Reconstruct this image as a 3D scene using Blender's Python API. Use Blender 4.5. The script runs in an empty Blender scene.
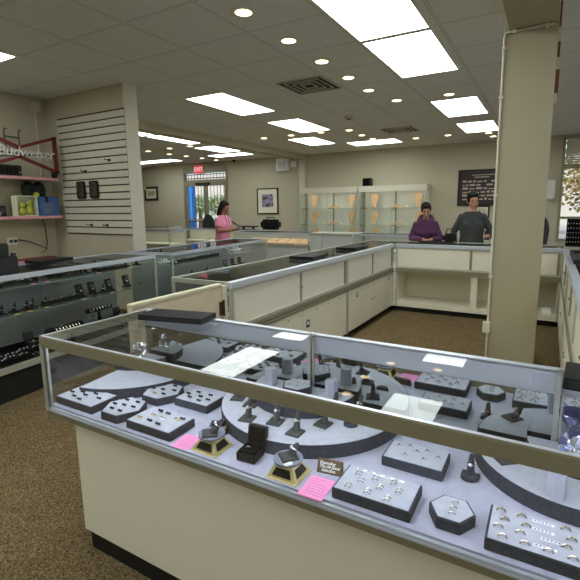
import bpy, bmesh, math, random
from mathutils import Vector, Matrix, Euler
random.seed(7)
PI = math.pi
S = bpy.context.scene
C = S.collection

# ------------------------------------------------------------------ camera (solved from the room's own straight lines)
FPX, YAW, PITCH, ROLL, CX, CY, EYE = 439.57, -0.511644, -0.159937, -0.0099298, 302.43, 279.31, 1.55

def cam_axes():
    cy, sy, cp, sp = math.cos(YAW), math.sin(YAW), math.cos(PITCH), math.sin(PITCH)
    f = Vector((sy*cp, cy*cp, sp)); r = Vector((cy, -sy, 0)); u = r.cross(f)
    c, s = math.cos(ROLL), math.sin(ROLL)
    return c*r + s*u, -s*r + c*u, f
AR, AU, AF = cam_axes()
EYEV = Vector((0, 0, EYE))

def sight(px, py):
    return AR*((px-CX)/FPX) - AU*((py-CY)/FPX) + AF
def at_z(px, py, z):
    d = sight(px, py); return EYEV + d*((z-EYE)/d.z)
def at_y(px, py, y):
    d = sight(px, py); return EYEV + d*(y/d.y)

cam = bpy.data.cameras.new('camera'); camo = bpy.data.objects.new('camera', cam); C.objects.link(camo)
camo.matrix_world = Matrix(((AR.x, AU.x, -AF.x, 0), (AR.y, AU.y, -AF.y, 0), (AR.z, AU.z, -AF.z, EYE), (0, 0, 0, 1)))
cam.sensor_fit = 'HORIZONTAL'; cam.sensor_width = 36; cam.lens = 36*FPX/580
cam.shift_x = (290-CX)/580; cam.shift_y = (CY-290)/580
cam.clip_start = 0.05; cam.clip_end = 300
S.camera = camo
S.view_settings.view_transform = 'Standard'
S.view_settings.look = 'None'
S.view_settings.gamma = 1
S.view_settings.use_curve_mapping = False
S.view_settings.exposure = 0.7
S.cycles.transparent_max_bounces = 40; S.cycles.max_bounces = 14; S.cycles.glossy_bounces = 6; S.cycles.diffuse_bounces = 5

# ------------------------------------------------------------------ materials
def lin(c):
    return tuple((x/12.92 if x <= .04045 else ((x+.055)/1.055)**2.4) for x in c)
def rgb(r, g, b):
    return lin((r/255, g/255, b/255)) + (1,)

def mat(name, col, rough=.6, metal=0, noise=0, nscale=20, bump=0, bscale=200, spec=.5, emit=0, ecol=None, coat=0):
    m = bpy.data.materials.new(name); m.use_nodes = True
    nt = m.node_tree; n = nt.nodes; l = nt.links
    b = n['Principled BSDF']
    b.inputs['Base Color'].default_value = col
    b.inputs['Roughness'].default_value = rough
    b.inputs['Metallic'].default_value = metal
    b.inputs['Specular IOR Level'].default_value = spec
    if coat: b.inputs['Coat Weight'].default_value = coat
    if emit:
        b.inputs['Emission Color'].default_value = ecol or col
        b.inputs['Emission Strength'].default_value = emit
    tc = n.new('ShaderNodeTexCoord')
    if noise:
        t = n.new('ShaderNodeTexNoise'); t.inputs['Scale'].default_value = nscale; t.inputs['Detail'].default_value = 4
        l.new(tc.outputs['Object'], t.inputs['Vector'])
        r = n.new('ShaderNodeValToRGB')
        r.color_ramp.elements[0].position = .3; r.color_ramp.elements[1].position = .7
        r.color_ramp.elements[0].color = tuple(max(0, x*(1-noise)) for x in col[:3]) + (1,)
        r.color_ramp.elements[1].color = tuple(min(1, x*(1+noise)) for x in col[:3]) + (1,)
        l.new(t.outputs['Fac'], r.inputs['Fac']); l.new(r.outputs['Color'], b.inputs['Base Color'])
    if bump:
        t = n.new('ShaderNodeTexNoise'); t.inputs['Scale'].default_value = bscale; t.inputs['Detail'].default_value = 3
        l.new(tc.outputs['Object'], t.inputs['Vector'])
        bp = n.new('ShaderNodeBump'); bp.inputs['Strength'].default_value = bump; bp.inputs['Distance'].default_value = .003
        l.new(t.outputs['Fac'], bp.inputs['Height']); l.new(bp.outputs['Normal'], b.inputs['Normal'])
    return m

def glass_mat(name, tint=(.95, .97, .96), ior=1.5, rough=0.0, refl=1.0):
    m = bpy.data.materials.new(name); m.use_nodes = True
    nt = m.node_tree; n = nt.nodes; l = nt.links
    for x in list(n): n.remove(x)
    o = n.new('ShaderNodeOutputMaterial'); mx = n.new('ShaderNodeMixShader')
    tr = n.new('ShaderNodeBsdfTransparent'); tr.inputs['Color'].default_value = tint + (1,)
    gl = n.new('ShaderNodeBsdfGlossy'); gl.inputs['Roughness'].default_value = rough
    gl.inputs['Color'].default_value = (refl, refl, refl, 1)
    f0 = ((ior-1)/(ior+1))**2
    lw = n.new('ShaderNodeLayerWeight'); lw.inputs['Blend'].default_value = .5
    pw = n.new('ShaderNodeMath'); pw.operation = 'POWER'; pw.inputs[1].default_value = 5; l.new(lw.outputs['Facing'], pw.inputs[0])
    fr = n.new('ShaderNodeMath'); fr.operation = 'MULTIPLY_ADD'; fr.inputs[1].default_value = 1-f0; fr.inputs[2].default_value = f0; l.new(pw.outputs[0], fr.inputs[0])
    l.new(fr.outputs[0], mx.inputs['Fac']); l.new(tr.outputs['BSDF'], mx.inputs[1]); l.new(gl.outputs['BSDF'], mx.inputs[2])
    l.new(mx.outputs['Shader'], o.inputs['Surface'])
    return m

def emit_mat(name, col, strength):
    m = bpy.data.materials.new(name); m.use_nodes = True
    nt = m.node_tree; n = nt.nodes; l = nt.links
    for x in list(n): n.remove(x)
    o = n.new('ShaderNodeOutputMaterial'); e = n.new('ShaderNodeEmission')
    e.inputs['Color'].default_value = col if len(col) == 4 else col + (1,); e.inputs['Strength'].default_value = strength
    l.new(e.outputs['Emission'], o.inputs['Surface'])
    return m

M = {}
M['wall'] = mat('painted wall', rgb(188, 180, 157), .8, noise=.025, nscale=3, bump=.15, bscale=350)
M['trimwall'] = mat('painted trim', rgb(206, 200, 182), .6, noise=.02, nscale=5)
M['pillar'] = mat('painted pillar', rgb(170, 160, 133), .75, noise=.02, nscale=4, bump=.1, bscale=300)  # base colour darkened to put the shade on pillar and beam into it
M['laminate'] = mat('white laminate', rgb(225, 218, 198), .45, noise=.015, nscale=3)
M['laminate_dk'] = mat('beige laminate', rgb(204, 196, 172), .45, noise=.02, nscale=3)
M['wood_edge'] = mat('pale wood panel', rgb(205, 186, 158), .5, noise=.05, nscale=12)
M['alu'] = mat('brushed aluminium', rgb(196, 196, 184), .4, metal=.6, noise=.04, nscale=60)
M['alu_b'] = mat('bright aluminium', rgb(205, 210, 220), .35, metal=.5)
M['alu_dk'] = mat('aged aluminium', rgb(148, 142, 118), .5, metal=.45, noise=.04, nscale=60)
M['black'] = mat('black plastic', rgb(16, 16, 17), .5)
M['kick'] = mat('black kick board', rgb(10, 10, 10), .65)
M['blackv'] = mat('black velvet', rgb(11, 11, 12), .9, spec=.1)
M['leather'] = mat('black leatherette', rgb(17, 17, 18), .55, bump=.3, bscale=400, spec=.25)
M['greyv'] = mat('dark grey suede', rgb(66, 68, 76), .9, noise=.15, nscale=60, spec=.2)
M['greyv2'] = mat('charcoal suede', rgb(74, 74, 74), .9, noise=.1, nscale=60, spec=.2)
M['padv'] = mat('pale grey suede', rgb(180, 181, 194), .95, noise=.07, nscale=35, spec=.15)
M['deck'] = mat('pale lilac suede deck', rgb(176, 175, 194), .95, noise=.08, nscale=22, spec=.15)
M['mirror'] = mat('mirror', (.62, .64, .62, 1), .0, metal=1)
M['glass'] = glass_mat('showcase glass')
M['glass_top'] = glass_mat('showcase top glass', (.93, .95, .94), 1.5, 0, .42)
M['glass_g'] = glass_mat('greenish shelf glass', (.92, .95, .94), 1.5)
M['glass_edge'] = mat('green glass edge', rgb(120, 138, 126), .2)
M['win_glass'] = glass_mat('window glass', (.97, .98, .98), 1.45)
M['silver'] = mat('silver', (.85, .85, .86, 1), .18, metal=1)
M['gold'] = mat('gold', (.83, .66, .36, 1), .22, metal=1)
M['pgold'] = mat('pale gold', (.46, .40, .30, 1), .25, metal=1)
M['goldbase'] = mat('gold plastic', rgb(232, 214, 150), .3, metal=.5)
M['solar'] = mat('solar cell', rgb(24, 22, 28), .2)
M['stone'] = mat('diamond', (.9, .93, .97, 1), .05, metal=.6)
M['darkstone'] = mat('dark stone', rgb(30, 30, 40), .1)
M['paper'] = mat('white paper', rgb(232, 236, 228), .7)
M['pink'] = mat('pink paper', rgb(250, 150, 205), .75)
M['pinkedge'] = mat('pink shelf edge', rgb(214, 150, 158), .6)
M['ink'] = mat('pencil ink', rgb(110, 70, 110), .8)
M['whitetxt'] = mat('white lettering', rgb(235, 235, 230), .6)
M['brownsign'] = mat('brown wood block', rgb(96, 74, 46), .45, noise=.3, nscale=30)
M['price'] = mat('price strip', rgb(240, 242, 246), .6)
M['cream'] = mat('cream linen', rgb(226, 184, 142), .85, noise=.03, nscale=40)
M['creampad'] = mat('pale cream pad', rgb(235, 225, 200), .85)
def gem_mat(name, col, ior):
    m = bpy.data.materials.new(name); m.use_nodes = True; b = m.node_tree.nodes['Principled BSDF']
    b.inputs['Base Color'].default_value = col + (1,); b.inputs['Transmission Weight'].default_value = 1; b.inputs['IOR'].default_value = ior; b.inputs['Roughness'].default_value = .01
    return m
M['crystal'] = gem_mat('cut crystal', (1, 1, 1), 1.7)
M['violet'] = gem_mat('violet crystal', (.58, .55, .95), 1.5)
M['yellowtag'] = mat('yellow tag', rgb(214, 206, 90), .7)
M['orangetag'] = mat('orange tag', rgb(225, 160, 60), .7)
M['graypanel'] = mat('grey sliding panel', rgb(132, 134, 134), .4)
M['redframe'] = mat('dark red tube', rgb(110, 24, 26), .35)
M['neon'] = mat('unlit white tube', rgb(215, 215, 208), .25)
M['chair'] = mat('dark upholstery', rgb(44, 48, 46), .8)
M['greytop'] = mat('grey counter panel', rgb(190, 192, 190), .5)
M['darkwood'] = mat('dark frame', rgb(34, 26, 20), .4)
M['matboard'] = mat('cream mat board', rgb(224, 218, 200), .8)
M['diffuser'] = emit_mat('lit prismatic diffuser', (.93, 1.0, .97), 5.0)
M['can'] = emit_mat('lit downlight lens', (1.0, .76, .40), 4.5)
M['led'] = emit_mat('lit led strip', (.76, .79, 1.0), 25.0)
M['cablow'] = emit_mat('lit low cabinet strip', (1.0, 1.0, 1.0), 3.0)
M['ledlow'] = emit_mat('lit low led strip', (.82, .88, 1.0), 6.0)
M['cabled2'] = emit_mat('lit wall cabinet strip', (1.0, .97, .9), 4.5)
M['glass_lo'] = glass_mat('coated glass', (.97, .98, .98), 1.5, 0, .55)
M['cabled'] = emit_mat('lit cabinet strip', (1.0, .92, .75), 5.0)
M['lighttrim'] = mat('white light trim', rgb(215, 212, 200), .5)
M['ventm'] = mat('vent metal', rgb(196, 190, 172), .45)
M['ventdark'] = mat('vent throat', rgb(30, 28, 24), .9)
M['whiteplastic'] = mat('white plastic', rgb(225, 224, 216), .4)

def ceiling_mat():
    m = mat('ceiling tiles', rgb(178, 174, 160), .9)
    nt = m.node_tree; n = nt.nodes; l = nt.links; b = n['Principled BSDF']
    tc = n['Texture Coordinate']
    sp = n.new('ShaderNodeSeparateXYZ'); l.new(tc.outputs['Object'], sp.inputs[0])
    def band(sock, off, pitch, w):
        a = n.new('ShaderNodeMath'); a.operation = 'ADD'; a.inputs[1].default_value = off; l.new(sock, a.inputs[0])
        d = n.new('ShaderNodeMath'); d.operation = 'PINGPONG'; d.inputs[1].default_value = pitch/2; l.new(a.outputs[0], d.inputs[0])
        c = n.new('ShaderNodeMath'); c.operation = 'LESS_THAN'; c.inputs[1].default_value = w; l.new(d.outputs[0], c.inputs[0])
        return c.outputs[0]
    px, py = .697, .635
    outer = [band(sp.outputs[0], .87, px, .011), band(sp.outputs[1], -2.52, py, .011)]
    inner = [band(sp.outputs[0], .87, px, .007), band(sp.outputs[1], -2.52, py, .007)]
    def mx(a, c):
        q = n.new('ShaderNodeMath'); q.operation = 'MAXIMUM'; l.new(a, q.inputs[0]); l.new(c, q.inputs[1]); return q.outputs[0]
    o, i = mx(*outer), mx(*inner)
    t = n.new('ShaderNodeTexNoise'); t.inputs['Scale'].default_value = 60; t.inputs['Detail'].default_value = 5
    l.new(tc.outputs['Object'], t.inputs['Vector'])
    r = n.new('ShaderNodeValToRGB'); r.color_ramp.elements[0].position = .35; r.color_ramp.elements[1].position = .65
    r.color_ramp.elements[0].color = rgb(212, 213, 208); r.color_ramp.elements[1].color = rgb(228, 229, 224)
    l.new(t.outputs['Fac'], r.inputs['Fac'])
    m1 = n.new('ShaderNodeMixRGB'); l.new(o, m1.inputs[0]); l.new(r.outputs['Color'], m1.inputs[1]); m1.inputs[2].default_value = rgb(120, 119, 112)
    m2 = n.new('ShaderNodeMixRGB'); l.new(i, m2.inputs[0]); l.new(m1.outputs[0], m2.inputs[1]); m2.inputs[2].default_value = rgb(226, 226, 220)
    l.new(m2.outputs[0], b.inputs['Base Color'])
    bp = n.new('ShaderNodeBump'); bp.inputs['Strength'].default_value = .5; bp.inputs['Distance'].default_value = .004
    s1 = n.new('ShaderNodeMath'); s1.operation = 'SUBTRACT'; s1.inputs[0].default_value = 1; l.new(o, s1.inputs[1])
    l.new(s1.outputs[0], bp.inputs['Height']); l.new(bp.outputs['Normal'], b.inputs['Normal'])
    return m
M['ceiling'] = ceiling_mat()

def carpet_mat():
    m = mat('tweed carpet', rgb(120, 100, 70), 1.0, spec=.05)
    nt = m.node_tree; n = nt.nodes; l = nt.links; b = n['Principled BSDF']; tc = n['Texture Coordinate']
    v = n.new('ShaderNodeTexVoronoi'); v.inputs['Scale'].default_value = 170; l.new(tc.outputs['Object'], v.inputs['Vector'])
    t = n.new('ShaderNodeTexNoise'); t.inputs['Scale'].default_value = 5; t.inputs['Detail'].default_value = 3
    l.new(tc.outputs['Object'], t.inputs['Vector'])
    hs = n.new('ShaderNodeSeparateColor'); l.new(v.outputs['Color'], hs.inputs[0])
    r = n.new('ShaderNodeValToRGB')
    e = r.color_ramp.elements
    e[0].position = 0; e[0].color = rgb(76, 62, 42); e[1].position = 1; e[1].color = rgb(150, 130, 100)
    x = e.new(.5); x.color = rgb(116, 98, 68)
    l.new(hs.outputs[0], r.inputs['Fac'])
    mx = n.new('ShaderNodeMixRGB'); mx.blend_type = 'MULTIPLY'; mx.inputs[0].default_value = .35
    l.new(r.outputs['Color'], mx.inputs[1]); l.new(t.outputs['Color'], mx.inputs[2])
    g = n.new('ShaderNodeMixRGB'); g.blend_type = 'MIX'; g.inputs[0].default_value = .8
    rr = n.new('ShaderNodeValToRGB'); rr.color_ramp.elements[0].color = (.78, .78, .78, 1); rr.color_ramp.elements[1].color = (1, 1, 1, 1)
    l.new(t.outputs['Fac'], rr.inputs['Fac'])
    m3 = n.new('ShaderNodeMixRGB'); m3.blend_type = 'MULTIPLY'; m3.inputs[0].default_value = 1
    l.new(r.outputs['Color'], m3.inputs[1]); l.new(rr.outputs['Color'], m3.inputs[2])
    l.new(m3.outputs[0], b.inputs['Base Color'])
    bp = n.new('ShaderNodeBump'); bp.inputs['Strength'].default_value = .8; bp.inputs['Distance'].default_value = .006
    l.new(v.outputs['Distance'], bp.inputs['Height']); l.new(bp.outputs['Normal'], b.inputs['Normal'])
    return m
M['carpet'] = carpet_mat()

def pegboard_mat():
    m = mat('pegboard', rgb(196, 186, 158), .7)
    nt = m.node_tree; n = nt.nodes; l = nt.links; b = n['Principled BSDF']; tc = n['Texture Coordinate']
    sp = n.new('ShaderNodeSeparateXYZ'); l.new(tc.outputs['Object'], sp.inputs[0])
    sq = []
    for k in (1, 2):
        d = n.new('ShaderNodeMath'); d.operation = 'PINGPONG'; d.inputs[1].default_value = .0127; l.new(sp.outputs[k], d.inputs[0])
        p = n.new('ShaderNodeMath'); p.operation = 'MULTIPLY'; l.new(d.outputs[0], p.inputs[0]); l.new(d.outputs[0], p.inputs[1]); sq.append(p)
    a = n.new('ShaderNodeMath'); l.new(sq[0].outputs[0], a.inputs[0]); l.new(sq[1].outputs[0], a.inputs[1])
    c = n.new('ShaderNodeMath'); c.operation = 'LESS_THAN'; c.inputs[1].default_value = .0042**2; l.new(a.outputs[0], c.inputs[0])
    mx = n.new('ShaderNodeMixRGB'); l.new(c.outputs[0], mx.inputs[0]); mx.inputs[1].default_value = rgb(196, 186, 158); mx.inputs[2].default_value = rgb(40, 36, 28)
    l.new(mx.outputs[0], b.inputs['Base Color'])
    return m
M['pegboard'] = pegboard_mat()

# ------------------------------------------------------------------ mesh builder
class MB:
    def __init__(s, off=(0, 0, 0)):
        s.v = []; s.f = []; s.mi = []; s.o = Vector(off); s.m = None; s.k = 0
    def pt(s, p):
        p = Vector(p)
        if s.m is not None: p = s.m @ p
        s.v.append(tuple(p - s.o)); return len(s.v)-1
    def face(s, ids):
        s.f.append(tuple(ids)); s.mi.append(s.k)
    def box(s, x0, x1, y0, y1, z0, z1):
        i = [s.pt(p) for p in ((x0,y0,z0),(x1,y0,z0),(x1,y1,z0),(x0,y1,z0),(x0,y0,z1),(x1,y0,z1),(x1,y1,z1),(x0,y1,z1))]
        for q in ((0,3,2,1),(4,5,6,7),(0,1,5,4),(1,2,6,5),(2,3,7,6),(3,0,4,7)): s.face([i[k] for k in q])
        return s
    def prism(s, pts, z0, z1, inset=0):
        n = len(pts)
        cx = sum(p[0] for p in pts)/n; cy = sum(p[1] for p in pts)/n
        a = [s.pt((p[0], p[1], z0)) for p in pts]
        b = [s.pt((p[0]+(cx-p[0])*inset, p[1]+(cy-p[1])*inset, z1)) for p in pts]
        s.face(a[::-1]); s.face(b)
        for k in range(n): s.face((a[k], a[(k+1) % n], b[(k+1) % n], b[k]))
        return s
    def cyl(s, p, q, r, r2=None, n=12, caps=True):
        p = Vector(p); q = Vector(q); r2 = r if r2 is None else r2
        d = (q-p).normalized(); u = d.orthogonal().normalized(); w = d.cross(u)
        a = []; b = []
        for k in range(n):
            t = 2*PI*k/n; e = u*math.cos(t) + w*math.sin(t)
            a.append(s.pt(p+e*r)); b.append(s.pt(q+e*r2))
        for k in range(n): s.face((a[k], a[(k+1) % n], b[(k+1) % n], b[k]))
        if caps: s.face(a[::-1]); s.face(b)
        return s
    def tube(s, path, r, n=8):
        path = [Vector(p) for p in path]; rings = []
        up = None
        for i, p in enumerate(path):
            d = (path[min(i+1, len(path)-1)] - path[max(i-1, 0)]).normalized()
            if up is None: up = d.orthogonal().normalized()
            u = (up - d*up.dot(d)).normalized(); w = d.cross(u); up = u
            rr = r[i] if isinstance(r, (list, tuple)) else r
            rings.append([s.pt(p + (u*math.cos(2*PI*k/n) + w*math.sin(2*PI*k/n))*rr) for k in range(n)])
        for a, b in zip(rings, rings[1:]):
            for k in range(n): s.face((a[k], a[(k+1) % n], b[(k+1) % n], b[k]))
        s.face(rings[0][::-1]); s.face(rings[-1])
        return s
    def lathe(s, prof, c=(0, 0, 0), n=24, a0=0, a1=2*PI):
        c = Vector(c); rings = []
        full = abs(a1-a0-2*PI) < 1e-6
        N = n if full else n+1
        for r, z in prof:
            rings.append([s.pt(c + Vector((r*math.cos(a0+(a1-a0)*k/n), r*math.sin(a0+(a1-a0)*k/n), z))) for k in range(N)])
        for a, b in zip(rings, rings[1:]):
            for k in range(n): s.face((a[k], a[(k+1) % N], b[(k+1) % N], b[k]))
        if prof[0][0] > 1e-6: s.face(rings[0][::-1])
        if prof[-1][0] > 1e-6: s.face(rings[-1])
        return s
    def torus(s, c, ax, R, r, n=16, m=6):
        c = Vector(c); ax = Vector(ax).normalized(); u = ax.orthogonal().normalized(); w = ax.cross(u); rings = []
        for i in range(n):
            t = 2*PI*i/n; e = u*math.cos(t)+w*math.sin(t)
            rings.append([s.pt(c + e*(R + r*math.cos(2*PI*k/m)) + ax*r*math.sin(2*PI*k/m)) for k in range(m)])
        for i in range(n):
            a = rings[i]; b = rings[(i+1) % n]
            for k in range(m): s.face((a[k], b[k], b[(k+1) % m], a[(k+1) % m]))
        return s
    def ball(s, c, rx, ry=None, rz=None, n=12, m=8):
        ry = rx if ry is None else ry; rz = rx if rz is None else rz
        c = Vector(c); rings = []
        for j in range(m+1):
            ph = -PI/2 + PI*j/m
            rings.append([s.pt(c + Vector((rx*math.cos(ph)*math.cos(2*PI*k/n), ry*math.cos(ph)*math.sin(2*PI*k/n), rz*math.sin(ph)))) for k in range(n)])
        for a, b in zip(rings, rings[1:]):
            for k in range(n): s.face((a[k], a[(k+1) % n], b[(k+1) % n], b[k]))
        return s
    def mesh(s, name, bevel=0):
        me = bpy.data.meshes.new(name); me.from_pydata(s.v, [], s.f)
        for p, k in zip(me.polygons, s.mi): p.material_index = k
        bm = bmesh.new(); bm.from_mesh(me)
        bmesh.ops.remove_doubles(bm, verts=bm.verts, dist=1e-6)
        if bevel: bmesh.ops.bevel(bm, geom=list(bm.edges), offset=bevel, segments=2, affect='EDGES', clamp_overlap=True)
        bmesh.ops.recalc_face_normals(bm, faces=bm.faces)
        bm.to_mesh(me); bm.free()
        return me

def put(name, mb, m, parent=None, loc=None, bevel=0, smooth=False, rotz=0):
    me = mb.mesh(name, bevel) if isinstance(mb, MB) else mb
    for x in (m if isinstance(m, (list, tuple)) else [m]): me.materials.append(M[x] if isinstance(x, str) else x)
    o = bpy.data.objects.new(name, me); C.objects.link(o)
    if parent is not None: o.parent = parent
    if loc is not None: o.location = loc
    if rotz: o.rotation_euler = (0, 0, rotz)
    if smooth:
        for p in me.polygons: p.use_smooth = True
        if smooth != 'all':
            try: me.set_sharp_from_angle(angle=math.radians(40))
            except Exception: pass
    return o
def tag(o, label, cat, group=None, kind=None):
    o['label'] = label; o['category'] = cat
    if group: o['group'] = group
    if kind: o['kind'] = kind
    return o
def thing(name, label, cat, loc=(0, 0, 0), rotz=0, group=None):
    o = bpy.data.objects.new(name, None); C.objects.link(o)
    o.empty_display_size = .05
    o.location = loc; o.rotation_euler = (0, 0, rotz)
    return tag(o, label, cat, group)
def struct(name, mb, m, parent=None, label=None):
    o = put(name, mb, m, parent)
    if parent is None: o['kind'] = 'structure'
    if label: o['label'] = label; o['category'] = name.split('_')[0]
    return o
def dup(root, loc, rotz=0, label=None, group=None):
    r = root.copy(); C.objects.link(r); r.location = loc; r.rotation_euler = (0, 0, rotz)
    if label: r['label'] = label
    if group: r['group'] = group
    for ch in list(root.children):
        c = ch.copy(); C.objects.link(c); c.parent = r
        for g in list(ch.children):
            d = g.copy(); C.objects.link(d); d.parent = c
    return r
def single(name, mb, m, label, cat, loc=(0, 0, 0), rotz=0, group=None, bevel=0, smooth=False):
    return tag(put(name, mb, m, None, loc, bevel, smooth, rotz), label, cat, group)

def text_mesh(txt, size, depth=.0006, shear=0, align='CENTER', spacing=1.0, offset=0):
    cu = bpy.data.curves.new('lettering', 'FONT'); cu.body = txt; cu.size = size; cu.extrude = depth; cu.shear = shear
    cu.align_x = align; cu.align_y = 'CENTER'; cu.space_character = spacing; cu.resolution_u = 2; cu.offset = offset
    o = bpy.data.objects.new('lettering', cu); C.objects.link(o)
    dg = bpy.context.evaluated_depsgraph_get(); dg.update()
    me = bpy.data.meshes.new_from_object(o.evaluated_get(dg))
    bpy.data.objects.remove(o); bpy.data.curves.remove(cu)
    return me
def lettering(txt, size, m, parent, loc, rot=(0, 0, 0), **k):
    me = text_mesh(txt, size, **k)
    o = put('lettering', me, m, parent); o.location = loc; o.rotation_euler = rot
    return o
ORD = ['nearest', 'second', 'third', 'fourth', 'fifth', 'sixth', 'seventh', 'eighth', 'ninth', 'tenth', 'eleventh', 'twelfth']
# ------------------------------------------------------------------ room shell
# The walls and the ceiling are laid out at the size they measure from the ceiling grid; the counters at the size they
# measure from the floor. ROOM brings the first to the scale of the second (about the eye point), the way the lamps' own
# reflections in the counter glass ask for.
ROOM = 1.262; ZF = EYE-EYE/ROOM
ZC = 2.97; YB = 10.7; XL = -5.85; XF = -12.5; XR = 3.0; YN = -5.0
struct('floor', MB().box((XF-.2)*ROOM, (XR+.15)*ROOM, (YN-.2)*ROOM, (YB+.15)*ROOM, -.1, 0), 'carpet')
struct('ceiling', MB().box(XF-.2, XR+.2, YN-.2, YB+.15, ZC, ZC+.1), 'ceiling')
struct('wall_left', MB().box(XL-.15, XL, YN, 3.6, ZF, ZC), 'wall')
struct('wall_wing', MB().box(XL-.15, -4.345, 3.6, 3.79, ZF, ZC), 'wall')
struct('wall_far_left', MB().box(XF-.15, XF, 3.6, YB, ZF, ZC), 'wall')
struct('wall_divider', MB().box(XF, XL-.15, 3.6, 3.75, ZF, ZC), 'wall')
struct('wall_near', MB().box(XL-.15, XR+.15, YN-.15, YN, ZF, ZC), 'wall')
SY0, SY1, SZ0, SZ1 = -.6, 9.8, .75, 2.7      # unseen shop front opening in the right wall, added to daylight the ceiling
struct('wall_right', MB().box(XR, XR+.15, YN, SY0, ZF, ZC).box(XR, XR+.15, SY1, YB, ZF, ZC).box(XR, XR+.15, SY0, SY1, ZF, SZ0).box(XR, XR+.15, SY0, SY1, SZ1, ZC), 'wall')
w2 = MB()
for k in range(7): y = SY0+(SY1-SY0-.05)*k/6; w2.box(XR, XR+.08, y, y+.05, SZ0, SZ1)
w2.box(XR, XR+.08, SY0+.05, SY1-.05, SZ0, SZ0+.05).box(XR, XR+.08, SY0+.05, SY1-.05, SZ1-.05, SZ1)
w2 = struct('window_2', w2, 'alu_dk'); put('pane', MB().box(XR+.03, XR+.036, SY0+.05, SY1-.05, SZ0+.05, SZ1-.05), 'win_glass', w2)
DX0, DX1, DZ = -10.32, -8.56, 2.86          # door opening in the back wall
WX0, WX1, WZ0, WZ1 = .12, 2.7, .82, 2.92    # window opening in the back wall
w = MB().box(XF, DX0, YB, YB+.15, ZF, ZC).box(DX0, DX1, YB, YB+.15, DZ, ZC).box(DX1, WX0, YB, YB+.15, ZF, ZC)
w.box(WX0, WX1, YB, YB+.15, ZF, WZ0).box(WX0, WX1, YB, YB+.15, WZ1, ZC).box(WX1, XR, YB, YB+.15, ZF, ZC)
struct('wall_back', w, 'wall')
struct('beam_ceiling', MB().box(-6.12, -5.86, 3.8, YB, 2.84, ZC), 'wall')
struct('trim_pilaster', MB().box(-6.02, -5.86, YB-.12, YB, ZF, 2.84), 'trimwall')
struct('trim_wing_end', MB().box(-4.345, -4.33, 3.6, 3.79, ZF, ZC), 'trimwall')

# pillar with its overhead beam and surface conduit
PX0, PX1, PY0, PY1 = -.367, -.04, 3.55, 3.85
struct('pillar', MB().box(PX0, PX1, PY0, PY1, ZF, ZC), 'pillar')
struct('beam_pillar', MB().box(PX0+.03, PX1, .3, PY0, 2.745, ZC), 'pillar')
cd = MB()
cd.tube([(PX0+.002, PY0-.010, ZF), (PX0+.002, PY0-.010, 2.70), (PX0+.005, PY0-.012, 2.725), (PX0+.04, PY0-.012, 2.732), (PX1-.02, PY0-.012, 2.736)], .008)
for z in (.62, 1.02, 1.62, 2.3, 2.62): cd.box(PX0-.012, PX0+.018, PY0-.02, PY0, z, z+.02)
cd.box(PX0+.05, PX0+.07, PY0-.02, PY0, 2.72, 2.745); cd.box(PX1-.08, PX1-.06, PY0-.02, PY0, 2.72, 2.745)
cd.box(PX0-.032, PX0+.02, PY0-.04, PY0, .6, .68)
single('conduit', cd, 'trimwall', 'painted electrical conduit running up the pillar edge and under its beam', 'conduit', smooth=True)
random.seed(5); m1 = MB(); z = 0; k = 0
while z < ZC-2.25-.02:
    h_ = min((.10 if k % 2 else .025)+.07*random.random(), ZC-2.25-z); m1.k = k % 2
    m1.box(.0005, .010+.014*random.random(), 0, .1, z, z+h_); z += h_; k += 1
single('brick_edging', m1, ['trimwall', mat('bare brick', rgb(120, 80, 56), .9, noise=.35, nscale=40)], 'chipped strip of red-brown brick and white plaster on the upper pillar side', 'brick edging', (PX1, PY0+.1, 2.25))

# ------------------------------------------------------------------ ceiling fixtures
def troffer(x0, x1, y0, y1, label):
    cx, cy = (x0+x1)/2, (y0+y1)/2; a, b = (x1-x0)/2, (y1-y0)/2
    t = thing('ceiling_light', label, 'ceiling light', (cx, cy, ZC), group='fluorescent ceiling panels')
    f = MB()
    f.box(-a-.02, a+.02, -b-.02, -b, -.012, 0).box(-a-.02, a+.02, b, b+.02, -.012, 0).box(-a-.02, -a, -b, b, -.012, 0).box(a, a+.02, -b, b, -.012, 0)
    put('frame', f, 'lighttrim', t)
    put('diffuser', MB().box(-a, a, -b, b, -.009, -.002), 'diffuser', t)
colA = [(-.0, 1.2), (1.3, 2.5), (2.57, 3.78), (3.84, 5.03), (6.33, 7.52), (8.2, 9.28)]  # the first, unseen behind the camera, is added for light
nmA = ['lit ceiling panel behind the camera above the front showcase', 'lit ceiling panel overhead in front of the long front showcase',
       'very large lit ceiling panel cropped by the picture top', 'large lit ceiling panel touching the one at the picture top',
       'lit ceiling panel beside the two downlights left of the pillar', 'farthest lit ceiling panel left of the pillar']
for (y0, y1), s in zip(colA, nmA): troffer(-1.53, -.95, y0, y1, s)
for (x0, y0, y1), s in zip([(-4.22, 4.49, 5.69), (-4.21, 6.36, 7.53), (-4.86, 8.1, 9.15)], ['nearest lit panel in the ceiling row left of the square vent', 'middle lit panel in the ceiling row left of the square vent', 'small far lit panel left of the crosswise panel near the cabinets']):
    troffer(x0, x0+.59, y0, y1, s)
troffer(-4.02, -2.95, 9.2, 9.78, 'wide lit panel set crosswise near back wall above the glass cabinets')
troffer(-5.0, -4.42, 1.3, 2.5, 'lit ceiling panel above the black jewellery case, cut by left picture edge')
troffer(-4.22, -3.63, -.6, .6, 'lit ceiling panel behind the camera to the left')  # out of view, put in for more light from behind
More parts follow.
